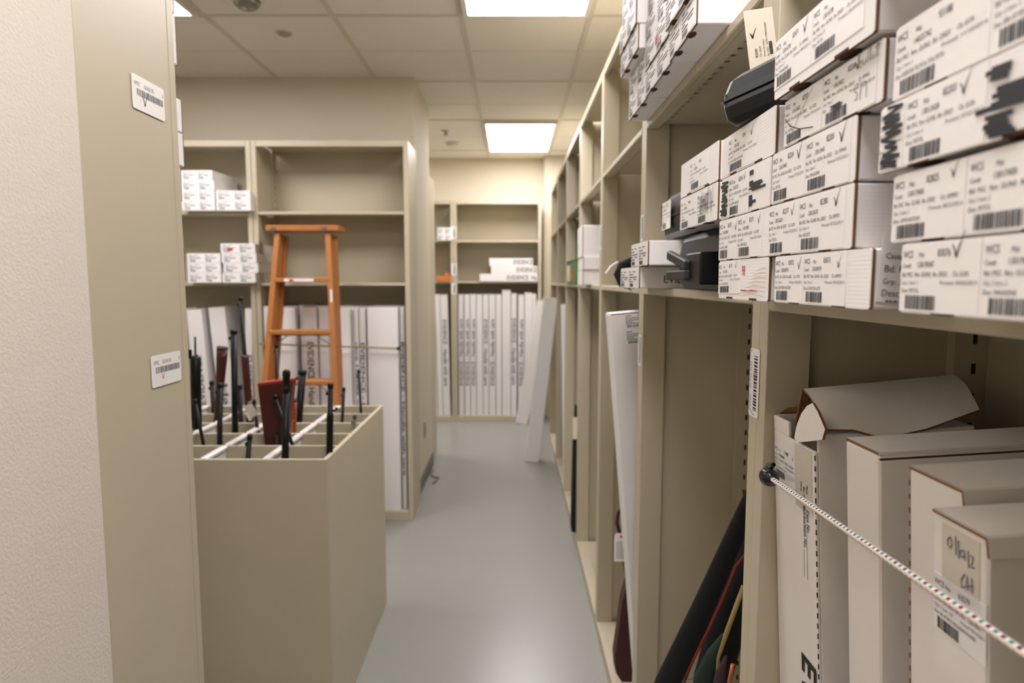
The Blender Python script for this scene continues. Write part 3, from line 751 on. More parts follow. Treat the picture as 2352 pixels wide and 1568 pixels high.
m.build('perforation', 'kraft', t)
t, L4 = near_long(.330, .484, -.174, .058, .21, lbl='white long box with blue pen writing and label 63579, rightmost in view', group=GL, card='card_old')
label(t, -.0275, L4 - .097, .0560, .046, ('63579', '09002190', 'RIFL', '03/14/2011', 'Grp: 1 Item: 127', 'AK-47 RIFLE MAGAZINE ROUNDS'))
MB().bevbox(-.018, .022, -.0005, -.0001, L4 - .060, L4 - .008, .0001).build('tape', 'tape', t)
m = MB()
def st(pts, x, z, s=.8): m.ribbon([(x + .002 + a * .001 * s, L4 - z * .72 + b * .001 * s) for a, b in pts], .0009, -.0012)
st([(0, 0), (-3, -4), (-3, -9), (0, -11), (3, -7), (2, -2), (0, 0)], -.010, .022)
st([(0, 0), (1, -18)], -.004, .018); st([(0, 0), (1, -17)], -.001, .021)
st([(4, 0), (0, -3), (1, -8), (5, -6), (5, 0), (6, -9)], .001, .028); st([(0, 0), (1, -16)], .009, .026)
st([(0, 0), (4, 1), (3, -6), (0, -10), (6, -9)], .011, .030)
st([(0, 0), (-5, -8), (-4, -15), (1, -12), (3, 0), (4, -14)], .006, .052); st([(0, 0), (1, -14), (-4, -9), (2, -7)], .013, .052)
m.build('pen_writing', 'pen_blue', t)
flap(t, .028, L4, .21)

# bungee cord
t = empty('bungee_cord', W(.325, .783, -.246), 0, 'thin braided white bungee cord with teal and purple flecks across the standing boxes', 'cord')
e = Vector((.293, .115, -.205)); b0 = Vector((.325, .783, -.246)); d_ = e - b0
m = MB(); N = 600; path = [d_ * (k / N) for k in range(N + 1)]
def pat(i, k):
    j = (i + (k // 4) * 3) % 12
    if k % 4 in (0, 1) and j < 3: return 2
    if k % 4 in (0, 1) and 6 <= j < 9: return 3
    return 0 if ((i // 2) + k // 2) % 3 else 1
m.tube(path, .0030, 12, pat=pat); m.build('braided_cord', ['cord_cream', 'cord_pink', 'cord_teal', 'cord_purple'], t)
m = MB(); dn = d_.normalized()
prof = [(-.016, .004), (-.013, .0085), (-.009, .0075), (-.008, .0105), (-.003, .0095), (-.002, .012), (.004, .010), (.006, .0105), (.009, .006), (.012, .004)]
m.tube([dn * a for a, r in prof], [r for a, r in prof], 16); m.build('ball_end', 'rubber', t)
h0 = onx(1752, 1083, .345) - b0; h1 = onx(1764, 1066, .335) - b0; h2 = onx(1778, 1066, .33) - b0
m = MB(); m.tube([h0 + Vector((.006, .01, -.004)), h0, h1, h2, h2.lerp(-dn * .014, .5), -dn * .014], .0022, 8); m.build('hook', 'rubber', t)
e2 = e - b0
MB().tube([e2 + Vector((.0, 0, 0)), e2 + Vector((.02, -.008, .002)), e2 + Vector((.042, -.012, .0))], .0022, 8).build('far_hook', 'rubber', t)

# ------------------------------------------------------------------ stickers on posts / end panel
def sticker(loc, rz, w, h, txt, mark='marker', lbl='white shelf sticker', vertical=False, parent=None, cat='sticker', far=False, nm='shelf_sticker'):
    t = empty(nm, loc, rz, lbl, cat)
    P = rrect(w, h, .004, 3)
    MB().prism(P, (0, -.0003, 0), (0, -.0002, 0), (1, 0, 0), (0, 0, 1)).build('paper', 'paper', t)
    k = MB()
    if vertical:
        if not far:
            for i, tx in enumerate(txt): k.text(tx[0], -w / 2 + .0075, -h / 2 + tx[1] * h, .0075, -.0007, 1, 1.1, ang=R(90))
        rdm = random.Random(3); z = -h * .40
        while z < h * .40:
            a = rdm.choice([.0012, .0022, .003]); k.box(-.001 if not far else -w * .1, w * .30, -.0008, -.0006, z, z + a, 0); z += a + rdm.choice([.0012, .002])
    else:
        for i, tx in enumerate(txt): k.text(tx[0], -w / 2 + tx[1] * w, h * .20, .0088, -.0007, 1, .8)
        barcode(k, -w * .36, w * .46, -h * .08, h * .12, -.0007, 'q' + txt[0][0], 1, 44)
    k.build('printed_text', ['ink', 'ink_grey'], t)
    if mark:
        k = MB()
        if vertical:
            k.ribbon([(w * .36, .012), (.0, -.001), (-.002, .010), (-.001, .014)], [.0012, .0012, .0012, .0006], -.0010)
            k.ribbon([(-w * .40, -h * .37), (-w * .45, -h * .40), (-w * .3, -h * .405), (-w * .05, -h * .46), (w * .15, -h * .47)], .0011, -.0010)
        else: check(k, -w * .12, -h * .10 if mark == 'marker' else -h * .14, h * (.52 if mark == 'marker' else .36), -.0010, 0, .5)
        k.build('check_mark', mark, t)
    return t
sticker(Vector((-.5885, 1.062, H + .2955)), R(90), .092, .053, [('XPSC', .06), ('GUNS B2', .36), ('X', .92)], 'marker', 'white sticker marked GUNS B2 with a black tick, on the left end panel')
sticker(Vector((-.5885, 1.0735, H - .148)), R(90), .092, .053, [('XPSC', .08), ('GUNS B3', .36), ('X', .92)], 'red_ink', 'white sticker marked GUNS B3 with a red tick, on the left end panel')
sticker(Vector((.3384, .878, H - .141)), R(-90), .034, .096, [('XPSC', .12), ('GUNS', .40), ('D21', .66), ('X', .93)], 'marker', 'white upright barcode sticker on the nearest right-hand post', vertical=True)
for (u, v0, v1, lb) in ((1469, 768, 840, 'white barcode sticker on the second right-hand post, below the shelf'), (1469, 497, 556, 'white barcode sticker on the second right-hand post, above the shelf'), (1381, 515, 573, 'white barcode sticker on the third right-hand post')):
    a = onx(u, v0, .3385); b = onx(u, v1, .3385)
    yy = 1.675 if u == 1469 else 2.452
    sticker(Vector((.3384, yy, H + (a.z + b.z) / 2)), R(-90), .036, a.z - b.z, [('XPSC', .1)], None, lb, vertical=True, far=True)
for (u, v0, v1, yy, xx, lb) in ((1042, 520, 548, 6.2990, -.572, 'white sticker beside the small stack at the far wall'), (1042, 605, 632, 6.2990, -.572, 'white sticker on the far post, above the shelf line'), (1042, 650, 676, 6.2990, -.572, 'white sticker on the far post, below the shelf line')):
    a = ony(u, v0, yy); b = ony(u, v1, yy)
    sticker(Vector((xx, yy, H + (a.z + b.z) / 2)), 0, .05, a.z - b.z, [('XPSC', .1)], None, lb, vertical=True, far=True)

# ------------------------------------------------------------------ near left unit boxes, protruding to +y
GA = 'white boxes peeking past the left end panel'
def peek(v0, v1, u, zb, lbl):
    a = onx(u, (v0 + v1) / 2, -.623); top = onx(u, v0, -.623).z
    ebox(W(-.748, a.y, zb), R(180), .25, top - zb, .27, lbl, GA); return top + .0004
z = peek(524, 592, 423, .0004, 'lone white box edge low past the left end panel, below the others')
z = peek(382, 452, 417, .1504, 'white box edge past the left end panel, lowest of the upper column')
z = peek(308, 381, 423, z, 'white box edge past the left end panel, second of the upper column')
z = peek(230, 305, 419, z, 'white box edge past the left end panel, third of the upper column')
z = peek(36, 113, 405, .4004, 'white box edge past the left end panel, near the top of the picture')
z = peek(-35, 34, 400, z, 'white box edge past the left end panel, cut by the top of the picture')

# ------------------------------------------------------------------ rack of long guns
RX1, RY0, RY1, RZT = -.55, 1.845, 2.672, -.526
CWX, NC, NR = .187, 5, 5
RX0 = RX1 - CWX * NC; hR = RZT + H
t = empty('gun_rack', Vector(((RX0 + RX1) / 2, (RY0 + RY1) / 2, 0)), 0, 'large beige metal bin divided into square cells, holding upright guns', 'rack')
hx, hy = (RX1 - RX0) / 2, (RY1 - RY0) / 2; TH = .007
MB().bevbox(-hx, hx, -hy, -hy + TH * 1.6, 0, hR, .0015).build('front_panel', 'metal', t)
MB().bevbox(-hx, hx, hy - TH * 1.6, hy, 0, hR, .0015).build('back_panel', 'metal', t)
MB().bevbox(hx - TH * 2, hx, -hy + TH * 1.6, hy - TH * 1.6, 0, hR, .0015).build('side_panel', 'metal', t)
MB().bevbox(-hx, -hx + TH * 2, -hy + TH * 1.6, hy - TH * 1.6, 0, hR, .0015).build('side_panel', 'metal', t)
MB().box(-hx + .01, hx - .01, -hy + .01, hy - .01, .02, .03).build('bottom_panel', 'metal', t)
ch = 2 * hy / NR
for k in range(1, NR):
    y = -hy + ch * k; MB().bevbox(-hx + .015, hx - .015, y - .005, y + .005, .03, hR - .001, .001).build('cross_divider', 'metal', t)
for k in range(1, NC):
    x = -hx + CWX * k
    MB().bevbox(x - .003, x + .003, -hy + .012, hy - .012, .03, hR - .002, .001).build('divider', 'metal_white', t)
    m = MB()
    for r_ in range(NR): m.bevbox(x - .010, x + .010, -hy + ch * r_ + .012, -hy + ch * (r_ + 1) - .006, hR - .012, hR + .001, .003)
    m.build('edge_trim', 'metal_white', t)

def row_y(r_, o=0): return RY0 + ch * (r_ + .5) + o
def gun(u0, v0, u1, v1, row, px, label_, kind='barrel', mt='gun_black', px2=None, yo=0, extra=None, cat='rifle', fe=None):
    """u0,v0 = top end in view, u1,v1 = where it drops behind the rim"""
    y = row_y(row, yo)
    a = ony(u0, v0, y); b = ony(u1, v1, y); d = (b - a)
    r0 = px / 2 / FPX * y; r1 = (px2 or px) / 2 / FPX * y
    # run the gun down into its cell until it meets the floor of the rack or the cell wall
    cell = math.floor((RX1 - b.x) / CWX); xl = RX1 - (cell + 1) * CWX + .012; xh = RX1 - cell * CWX - .016
    zb = .032 - H; s_ = (zb - a.z) / d.z; c = a + d * s_
    if not (xl + r1 <= c.x <= xh - r1):
        lim = xl + r1 if c.x < xl + r1 else xh - r1
        s_ = (lim - a.x) / d.x if abs(d.x) > 1e-5 else s_; s_ = max(s_, 1.0); c = a + d * s_
    t = empty('long_gun', Vector((c.x, c.y, c.z + H)), 0, label_, cat, 'guns standing in the rack')
    A = a - c; B = b - c; ax = (B - A).normalized(); L = A.length
    def P(f): return A + (-A) * f
    def at(dz): return A + ax * dz
    if kind == 'barrel':
        MB().tube([at(0), at(.25 * L), at(L - .001)], [r0, r0, r1], 12).build('barrel', mt, t)
        MB().tube([at(-.0005), at(.014)], [r0 * 1.15, r0 * 1.15], 12).build('muzzle', mt, t)
        MB().bevbox(-r0 * .3, r0 * .3, -.003, .003, -.006, .006, .001, M=Matrix.Translation(at(.03) + Vector((-r0 * 1.4, 0, 0)))).build('front_sight', mt, t)
        fv, fw, fm = fe or (None, px * 1.8, 'walnut')
        f0 = L * .55 if fv is None else (a.z - ony(u0, fv, y).z) * L / A.z
        fr = fw / 2 / FPX * y
        MB().tube([at(f0), at(f0 + .012), at(L * .98)], [fr * .8, fr, fr], 12).build('fore_end', fm, t)
    elif kind == 'brake':
        MB().tube([at(.07), at(L - .001)], [r0 * .92, r1], 14).build('barrel', mt, t)
        MB().tube([at(0), at(.006), at(.02), at(.022), at(.055), at(.057), at(.07)], [r0 * .75, r0 * 1.05, r0 * 1.08, r0 * .98, r0 * .98, r0 * 1.12, r0 * 1.0], 16).build('muzzle_brake', 'gun_black', t)
    elif kind == 'handguard':
        MB().tube([at(0), at(.07)], [r0 * .55, r0 * .55], 10).build('barrel', mt, t)
        M = Matrix.Translation(at(.10)); m = MB(); m.tube([at(.06), at(.075), at(L - .01)], [r0 * .9, r1, r1], 8); m.build('handguard', mt, t)
        MB().bevbox(-.005, .005, -.004, .004, -.016, .016, .001, M=Matrix.Translation(at(.06) + Vector((-r1, 0, 0)))).build('front_sight', mt, t)
    elif kind == 'stock':
        MB().tube([at(.012), at(.05), at(.16), at(.24), at(L)], [r0, r0 * .98, r0 * .72, r1, r1], 16, squash=.55).build('stock', mt, t)
        MB().tube([at(0), at(.004), at(.012)], [r0 * .9, r0 * 1.02, r0 * 1.02], 16, squash=.6).build('recoil_pad', 'pad', t)
    if extra: extra(t, at, r0, L)
    return t
gun(448, 773, 452, 990, 1, 8, 'black rifle with a slim barrel above a thick handguard, leftmost beside the end panel', 'handguard', px2=24, yo=.06)
gun(447, 917, 466, 1014, 1, 8, 'dark brown barrel leaning right, in the second row at the far left', 'barrel', 'gun_black', yo=-.05, fe=(None, 8, 'walnut'))
gun(511, 795, 503, 930, 3, 26, 'reddish brown gun stock with a grey oval recoil pad, pointing up', 'stock', 'walnut', px2=20)
gun(505, 880, 505, 1014, 1, 12, 'black gun barrel standing in front of the brown stock', 'barrel', yo=.02, fe=(None, 14, 'walnut'))
gun(486, 875, 490, 945, 4, 9, 'short black barrel end behind the left cells', 'barrel')
gun(537, 757, 540, 985, 2, 14, 'thick black barrel with a front sight, left of the post', 'barrel')
gun(552, 682, 565, 850, 3, 9, 'tallest gun, thin black barrel over a red brown fore-end', 'barrel', px2=9, yo=.03, fe=(815, 17, 'walnut'))
gun(551, 884, 553, 965, 3, 10, 'short black barrel beneath the tallest gun', 'barrel', yo=-.04)
g8 = gun(583, 918, 592, 990, 2, 8, 'thin black barrel beside the cream tag', 'barrel', fe=(None, 8, 'gun_black'))
gun(629, 907, 668, 1014, 1, 10, 'thin black barrel leaning right in front of the red stock', 'barrel', yo=-.045, fe=(None, 10, 'gun_black'))
gun(638, 987, 636, 1010, 1, 8, 'short black barrel tip below the red stock', 'barrel', yo=-.06)
gun(574, 998, 570, 1046, 0, 11, 'black barrel tip in the front row, left cell', 'barrel')
gun(658, 849, 655, 1046, 0, 17, 'big black barrel with a muzzle brake in the front row', 'brake')
gun(695, 851, 686, 965, 3, 17, 'thick black barrel leaning right before the ladder', 'barrel', px2=18)
gun(684, 914, 686, 960, 3, 11, 'short black barrel end left of the thick leaning one', 'barrel', yo=.05)
gun(635, 791, 635, 877, 4, 6, 'long thin black barrel in front of the ladder rail', 'barrel')
def bolt(t, at, r0, L):
    MB().tube([at(.075) + Vector((0, 0, 0)), at(.085) + Vector((.012, 0, .0)), at(.08) + Vector((.022, 0, .004))], [.004, .004, .006], 8).build('bolt_handle', 'gun_black', t)
gun(759, 881, 757, 1035, 0, 12, 'black barrel at the right side of the front row', 'barrel', px2=14, fe=(945, 16, 'gun_black'), extra=bolt)
gun(790, 890, 786, 965, 3, 7, 'thin black barrel right of the ladder', 'barrel')
gun(824, 849, 829, 946, 4, 6, 'rightmost thin black barrel in the back row', 'barrel')
gun(815, 952, 813, 985, 2, 8, 'short grey barrel tip near the right side of the rack', 'barrel', 'gun_grey')
# orange stock with bolts
def bolts(t, at, r0, L):
    m = MB()
    for k in range(3): m.tube([at(.02 + .03 * k) + Vector((0, -r0 * .8, 0)), at(.02 + .03 * k) + Vector((0, -r0 * 1.3, 0))], .004, 8)
    m.build('screw', 'steel', t)
gun(677, 915, 676, 995, 2, 11, 'orange brown stock with steel screws behind the muzzle brake', 'stock', 'orange_wood', extra=bolts)
# wide red stock
y = row_y(1)
a = ony(597, 884, y); b = ony(676, 874, y); c = ony(662, 1018, y); d = ony(613, 1018, y)
zb = .032 - H
t = empty('long_gun', Vector(((c.x + d.x) / 2, y, .032)), 0, 'wide dark red wooden gun stock standing butt up in the rack', 'rifle', 'guns standing in the rack')
o0 = Vector(((c.x + d.x) / 2, y, zb))
pts = [(p.x - o0.x, p.z - o0.z) for p in (a, b, c)] + [(.022, .50), (.014, 0), (-.014, 0), (-.022, .50)] + [(d.x - o0.x, d.z - o0.z)]
MB().prism(pts, (0, .036, 0), (0, -.018, 0), (1, 0, 0), (0, 0, 1)).build('stock', 'red_wood', t, bevel=.008, seg=3)
pa = (a.x - o0.x, a.z - o0.z); pb = (b.x - o0.x, b.z - o0.z)
MB().prism([(pa[0] - .001, pa[1]), (pb[0] + .001, pb[1]), (pb[0] + .001, pb[1] + .008), (pa[0] - .001, pa[1] + .008)], (0, .038, 0), (0, -.019, 0), (1, 0, 0), (0, 0, 1)).build('butt_plate', 'pad_red', t, bevel=.002)
# paper tag by the barrel
y = row_y(2, -.03); p = ony(576, 943, y)
t = empty('paper_tag', Vector((p.x, y, p.z + H)), 0, 'cream paper tag tied to a gun in the rack', 'tag', rot=(0, R(-28), 0))
MB().bevbox(-.016, .016, -.0005, .0005, -.024, .024, .0002).build('card', 'tagpaper', t)
MB().tube([(0, 0, .022), (.006, .002, .03), (.020, .004, .028)], .0008, 5).build('string', 'paper', t)
MB().bevbox(-.022, -.012, -.003, -.002, -.030, .004, .0002).build('tie_strip', 'paper', t)

# ------------------------------------------------------------------ stepladder
y0, y1 = 3.255, 3.50        # foot, top
zt = ony(695, 520, y1).z
t = empty('stepladder', Vector((ony(690, 900, 3.4).x, 3.35, 0)), 0, 'orange wooden stepladder folded and leaning on the middle shelving', 'ladder')
o0 = Vector((t.location.x, 3.35, -H))
def lad(u, v):
    """point on the leaning front plane of the ladder"""
    X = (u - 1176) / FPX; Y_ = -(v - 784) / FPX
    r = Vector((X, math.cos(PITCH) + Y_ * math.sin(PITCH), -math.sin(PITCH) + Y_ * math.cos(PITCH)))
    # plane through (y0,-H) and (y1,zt):  y = y0 + k (z+H)
    k = (y1 - y0) / (zt + H); s = (y0 + k * H) / (r.y - k * r.z); return r * s
ax = Vector((0, y1 - y0, zt + H)).normalized(); nb = Vector((0, ax.z, -ax.y))   # nb points away from the camera
def rail(nm, p, q, wd, dp, off=0.0, m_='ladder'):
    dr = (q - p); X_ = Vector((1, 0, 0)); m = MB()
    A = p - o0 + nb * off; B = q - o0 + nb * off
    pts = [(-wd / 2, 0), (wd / 2, 0), (wd / 2, dp), (-wd / 2, dp)]
    v = [A + X_ * a + nb * b for a, b in pts] + [B + X_ * a + nb * b for a, b in pts]
    m.add(v, [(3, 2, 1, 0), (4, 5, 6, 7), (0, 1, 5, 4), (1, 2, 6, 5), (2, 3, 7, 6), (3, 0, 4, 7)]); return m.build(nm, m_, t, bevel=.003)
def ext(p, q):
    """extend p->q down to the floor"""
    s = (-H - p.z) / (q.z - p.z); return p + (q - p) * s
tl, bl = lad(636, 534), ext(lad(636, 534), lad(603, 925)); tr, br = lad(752, 534), ext(lad(752, 534), lad(771, 925))
rail('front_rail', tl, bl, .030, .075); rail('front_rail', tr, br, .030, .075)
rail('rear_rail', tl + Vector((.012, 0, 0)), bl + Vector((.03, 0, 0)), .025, .035, .085); rail('rear_rail', tr + Vector((.012, 0, 0)), br + Vector((-.01, 0, .0)), .025, .035, .085)
pc = lad(696, 531) - o0
MB().bevbox(-.198, .198, -.02, .135, 0, .032, .004, M=Matrix.Translation(pc)).build('top_cap', 'ladder', t)
for sx in (-.155, .12): MB().bevbox(-.016, .016, -.0225, -.0195, .002, .022, .001, M=Matrix.Translation(pc + Vector((sx, 0, 0)))).build('corner_bracket', 'steel', t)
def frac(v, a, b): return a + (b - a) * ((lad(700, v).z - a.z) / (b.z - a.z))
for i, v in enumerate((638, 758, 874, 992, 1108)):
    A = frac(v, tl, bl) - o0; B = frac(v, tr, br) - o0
    m = MB(); m.bevbox(A.x, B.x, A.y - .004, A.y + .085, A.z - .024, A.z, .003); s_ = m.build('step', 'ladder', t)
    if i == 0:
        MB().bevbox(-.083, .078, -.0055, -.0042, -.020, -.004, .0003, M=Matrix.Translation(Vector(((A.x + B.x) / 2 - .01, A.y, A.z)))).build('sticker', 'paper', t)
        MB().box(-.055, -.030, -.0062, -.0056, -.018, -.007, M=Matrix.Translation(Vector(((A.x + B.x) / 2 - .01, A.y, A.z)))).build('sticker_mark', 'red_ink', t)
    if i in (1, 2):
        for sg, Q in ((1, A), (-1, B)):
            MB().tube([Q + Vector((sg * .015, .03, -.085)), Q + Vector((sg * .10, .03, -.026))], .003, 6).build('brace', 'steel', t)
        MB().tube([A + Vector((.0, .05, -.032)), B + Vector((0, .05, -.032))], .003, 6).build('step_rod', 'steel', t)
P_ = frac(690, tr, br) - o0
MB().box(-.006, .006, -.0012, -.0002, -.085, .06, M=Matrix.Translation(P_ + Vector((.004, .0, 0))) @ Matrix.Rotation(R(0), 4, 'X')).build('rail_sticker', 'paper', t)

# ------------------------------------------------------------------ boxes in the middle units
def frontbox(u0, u1, v0, v1, y, d, lbl, grp, far=True, nl=2, yaw=0, text=None, zfix=None, h=None, name='evidence_box', tfrac=.45):
    a = ony(u0, v1, y); b = ony(u1, v1, y); c = ony((u0 + u1) / 2, v0, y)
    z = a.z if zfix is None else zfix; hh = (c.z - a.z) if h is None else h
    w = b.x - a.x
    t = ebox(W((a.x + b.x) / 2, y, z), 0, w, hh, d, lbl, grp, yaw, slot=False, card='card', name=name)
    if not text:
        for k in range(nl):
            label(t, -w / 2 + w * (.04 + k * .48), hh * .08, w * .42, hh * .84, ('1', '', '', '', '', ''), far=True)
    else:
        m = MB(); m.text(text, -w / 2 + w * tfrac, hh * .22, hh * .80, -.0004, 0, fit=w * (1 - tfrac) * .97, bold=True); m.build('printed_text', 'ink_grey', t)
    return t
GM = 'white evidence boxes stacked in the left middle shelving'
bh = .0545
def mstack(u0, u1, zb, ks, y, nm, shelf):
    for i, k in enumerate(ks):
        frontbox(u0 + k[0], u1 + k[1], 0, 10, y, .30, '%s white box of the %s stack on the %s shelf behind the rack' % (['lowest', 'second', 'third', 'topmost'][i if i < len(ks) - 1 or len(ks) == 4 else 3], nm, shelf), GM, zfix=zb + i * (bh + .0004), h=bh, yaw=R(k[2]))
mstack(396, 474, .3925, [(0, 0, 0), (0, 0, .5), (0, 0, -.8), (0, -3, -2)], 3.585, 'left', 'upper')
mstack(477, 558, .3925, [(0, 0, 0), (0, 0, 0)], 3.59, 'right', 'upper')
mstack(402, 481, -.0075, [(0, 0, 0), (0, 0, 0), (0, 0, 0)], 3.585, 'left', 'lower')
mstack(484, 566, -.0075, [(0, -3, 0), (4, 4, .6), (0, 1, -.5), (-1, -1, 0)], 3.590, 'right', 'lower')
t = [o for o in bpy.data.objects if o.get('label', '') == 'topmost white box of the right stack on the lower shelf behind the rack'][0]
MB().box(-.06, -.03, -.0010, -.0007, .012, .028).build('red_print', 'red_ink', t)

# upright boxes, middle right unit
GU = 'long white boxes upright behind the stepladder'
mb_ = BASE + .0006
specs = [ # u0,u1,vtop,text,up,shade, y
    (604, 618, 702, None), (636, 678, 704, None), (684, 692, 700, None), (694, 727, 703, 'EVIDENCE - Handle with'), (731, 752, 703, None), (776, 803, 703, None), (804, 812, 703, None),
    (813, 822, 703, 'care Handle with - EVIDENCE'), (824, 838, 704, 'EVIDENCE - Handle with care'), (842, 913, 703, None), (916, 926, 703, 'EVIDENCE - Handle with care')]
nmz = ['leftmost, beside the post', 'left part, seen through the ladder', 'thin, seen through the ladder', 'printed EVIDENCE, seen through the ladder', 'seen through the ladder, right part', 'right of the ladder rail', 'thin, right of the ladder', 'thin and printed, right of the ladder', 'printed, beside the widest box', 'widest plain one at the right', 'thin and dark printed, at the right side panel']
for i, (u0, u1, vt, tx) in enumerate(specs):
    yy = 3.655 if i != 9 else 3.65
    a = ony(u0, vt, yy); b = ony(u1, vt, yy)
    dep = .22
    big = i in (3,)
    lbox(Vector(((a.x + b.x) / 2, yy + (.03 if i in (2, 6, 10) else 0), mb_ + H)), 0, b.x - a.x - .001, dep, a.z - mb_, 'tall white box, ' + nmz[i], GU, text=tx, tsize=min(.052, (b.x - a.x) * .95) if tx else .03, up=False, tstart=.205, tlen=(.50 if i == 3 else .80) if tx else None, ink='ink' if i == 10 else 'ink_grey')
# left unit leaning boxes
GV = 'long white boxes leaning in the bottom of the left middle shelving'
for i, (ut, ub, wpx, vt, tx, dsc) in enumerate(((445, 475, 34, 708, 'care with Handle - EVIDENCE', 'printed, leaning, left of the brown stock'), (491, 525, 38, 703, 'Handle with care', 'leaning, its wide side in shadow'), (417, 445, 26, 706, None, 'leaning, close to the end panel'), (570, 574, 16, 707, 'EVIDENCE - Handle with care', 'narrow and upright beside the post'))):
    yy = 3.66
    a = ony(ut, vt, yy); b = ony(ub, 1000, yy); dx = (b.x - a.x) / (a.z - b.z)
    Lz = a.z - mb_; ang = math.atan(-dx); w = wpx / FPX * yy
    lbox(Vector((a.x + dx * Lz * .98, yy + (0, .0, .22, 0)[i] * 0 + (.0, .03, .11, .0)[i], mb_ + H + abs(math.sin(ang)) * w / 2 + .001)), 0, w, (.09, .20, .09, .20)[i], Lz / math.cos(ang) - abs(math.sin(ang)) * w, 'tall white box, ' + dsc, GV, lx=ang, text=tx, tsize=.045, up=(i == 0), tstart=(.27, .45, .3, .27)[i], tlen=.80 if tx else None, tx=0)
# cord across the middle unit
pa = ony(575, 790, 3.63); pb = ony(632, 790, 3.60); pc_ = ony(925, 801, 3.63)
t = empty('bungee_cord', Vector((pa.x, 3.62, pa.z + H)), 0, 'thin tan bungee cord across the upright boxes behind the ladder', 'cord')
o0 = Vector((pa.x, 3.62, pa.z))
MB().tube([ony(595, 789, 3.618) - o0, ony(700, 793, 3.618) - o0, ony(915, 800, 3.618) - o0], .0045, 8).build('cord', 'yellow_strip', t)
MB().tube([ony(912, 800, 3.618) - o0, ony(918, 800, 3.618) - o0], .010, 8).build('ball_end', 'rubber', t)
MB().tube([ony(918, 800, 3.618) - o0, ony(924, 793, 3.625) - o0, ony(930, 791, 3.632) - o0], .003, 6).build('hook', 'rubber', t)

# far unit boxes
GF = 'long white boxes upright in the far shelving'
fs = [(996, 1000, 676, None), (1001, 1012, 675, None), (1013, 1030, 676, 'EVIDENCE Handle with care'),
      (1052, 1064, 675, 'e1'), (1066, 1079, 675, 'e1'), (1080, 1093, 675, 'e1'), (1094, 1108, 675, None), (1109, 1122, 675, 'e2'), (1123, 1138, 675, 'e1'), (1139, 1152, 675, None),
      (1153, 1173, 665, None), (1174, 1187, 673, 'e2'), (1190, 1204, 676, 'e1'), (1205, 1223, 671, None), (1223, 1232, 674, 'e1')]
pos = ['first', 'second', 'third', 'fourth', 'fifth', 'sixth', 'seventh', 'eighth', 'ninth', 'tenth', 'eleventh', 'twelfth']
for i, (u0, u1, vt, tx) in enumerate(fs):
    yy = 6.325
    a = ony(u0, vt, yy); b = ony(u1, vt, yy)
    if tx == 'e1': T, up = 'EVIDENCE - Handle with care', True
    elif tx: T, up = 'EVIDENCE - Handle with care', False
    else: T, up = None, True
    if i < 3: nm = 'tall white box in the narrow far bay, ' + ['at its left post', 'the middle one', 'printed, at its right'][i]
    else: nm = 'tall white box at the far wall, %s from the left%s' % (pos[i - 3], ', taller than its neighbours' if i in (10, 13) else '')
    lbox(Vector(((a.x + b.x) / 2 + (.012 if i < 3 else 0), yy, BASE + .0006 + H)), 0, b.x - a.x - .002, .2, a.z - BASE, nm, GF, text=T, tsize=min(.058, (b.x - a.x) * .92), up=up, tstart=.25, tlen=.67, lx=R(-1.0) if i < 3 else 0, card='cardx')
GF2 = 'white boxes printed EVIDENCE on the far middle shelf'
z = .0004
for (u0, u1, nm) in ((1099, 1237, 'lowest and longest'), (1126, 1236, 'middle'), (1122, 1226, 'topmost')):
    hh = .0755
    frontbox(u0, u1, 0, 10, 6.29, .26, '%s white box printed EVIDENCE on the far shelf' % nm, GF2, text='EVIDENCE  Ha' if nm[0] == 'l' else 'EVIDENCE', zfix=z, h=hh, name='evidence_box', tfrac=.47 if nm[0] == 'l' else .55)
    z += hh + .0005
z = .3985
for k in range(2):
    frontbox(999, 1034, 0, 10, 6.27, .24, ['lower', 'upper'][k] + ' white box on the upper shelf of the narrow far bay', 'white boxes in the narrow far bay', zfix=z, h=.062); z += .0625
t = ebox(W(ony(1019, 640, 6.29).x, 6.29, .0004), 0, .14, .055, .2, 'orange cardboard box on the shelf of the narrow far bay', None, slot=False, card='orange_card', name='cardboard_box')
MB().bevbox(.01, .05, .03, .10, .0546, .082, .004).build('flap', 'orange_card', t)

# two long boxes leaning at the far right
def leanbox(u0, u1, vb, ut0, ut1, vt, y, d, lbl, nm=None):
    a = ony(u0, vb, y); b = ony(u1, vb, y); c = ony(ut0, vt, y); dd = ony(ut1, vt, y)
    w = ((b.x - a.x) + (dd.x - c.x)) / 2
    mx0 = (a.x + b.x) / 2; mx1 = (c.x + dd.x) / 2
    dz = c.z + H; ang = math.atan((mx1 - mx0) / dz)
    L = math.hypot(mx1 - mx0, dz)
    zb = -H
    t = lbox(Vector((mx0, y, zb + H + math.sin(ang) * w / 2 * 0 + .001)), 0, w * math.cos(ang), d, L, lbl, 'long white boxes leaning at the far right', lx=ang)
    return t
t = leanbox(1203, 1240, 1048, 1252, 1279, 684, 4.86, .09, 'long white box leaning against the right shelving, the nearer of two')
MB().box(-.05, .05, -.001, .09, .0, .012).build('end_flap', 'card_old', t)
t = leanbox(1184, 1212, 968, 1236, 1262, 690, 6.19, .09, 'long white box leaning behind the nearer one, before the far shelving')

# ------------------------------------------------------------------ right bays, deeper contents
GW = 'white boxes in the fourth right bay'
ebox(W(.300, 2.815, -.0153), R(-90), .20, .064, .33, 'white box lowest of three in the fourth bay', GW)
ebox(W(.300, 2.810, .0492), R(-90), .20, .054, .33, 'white box in the middle of the three in the fourth bay', GW)
t = ebox(W(.298, 2.820, .1037), R(-90), .20, .133, .33, 'large white box on top of two flatter ones in the fourth bay', GW)
MB().box(-.10, -.088, -.0012, .0, .0, .065).build('green_strip', 'green_box', t)
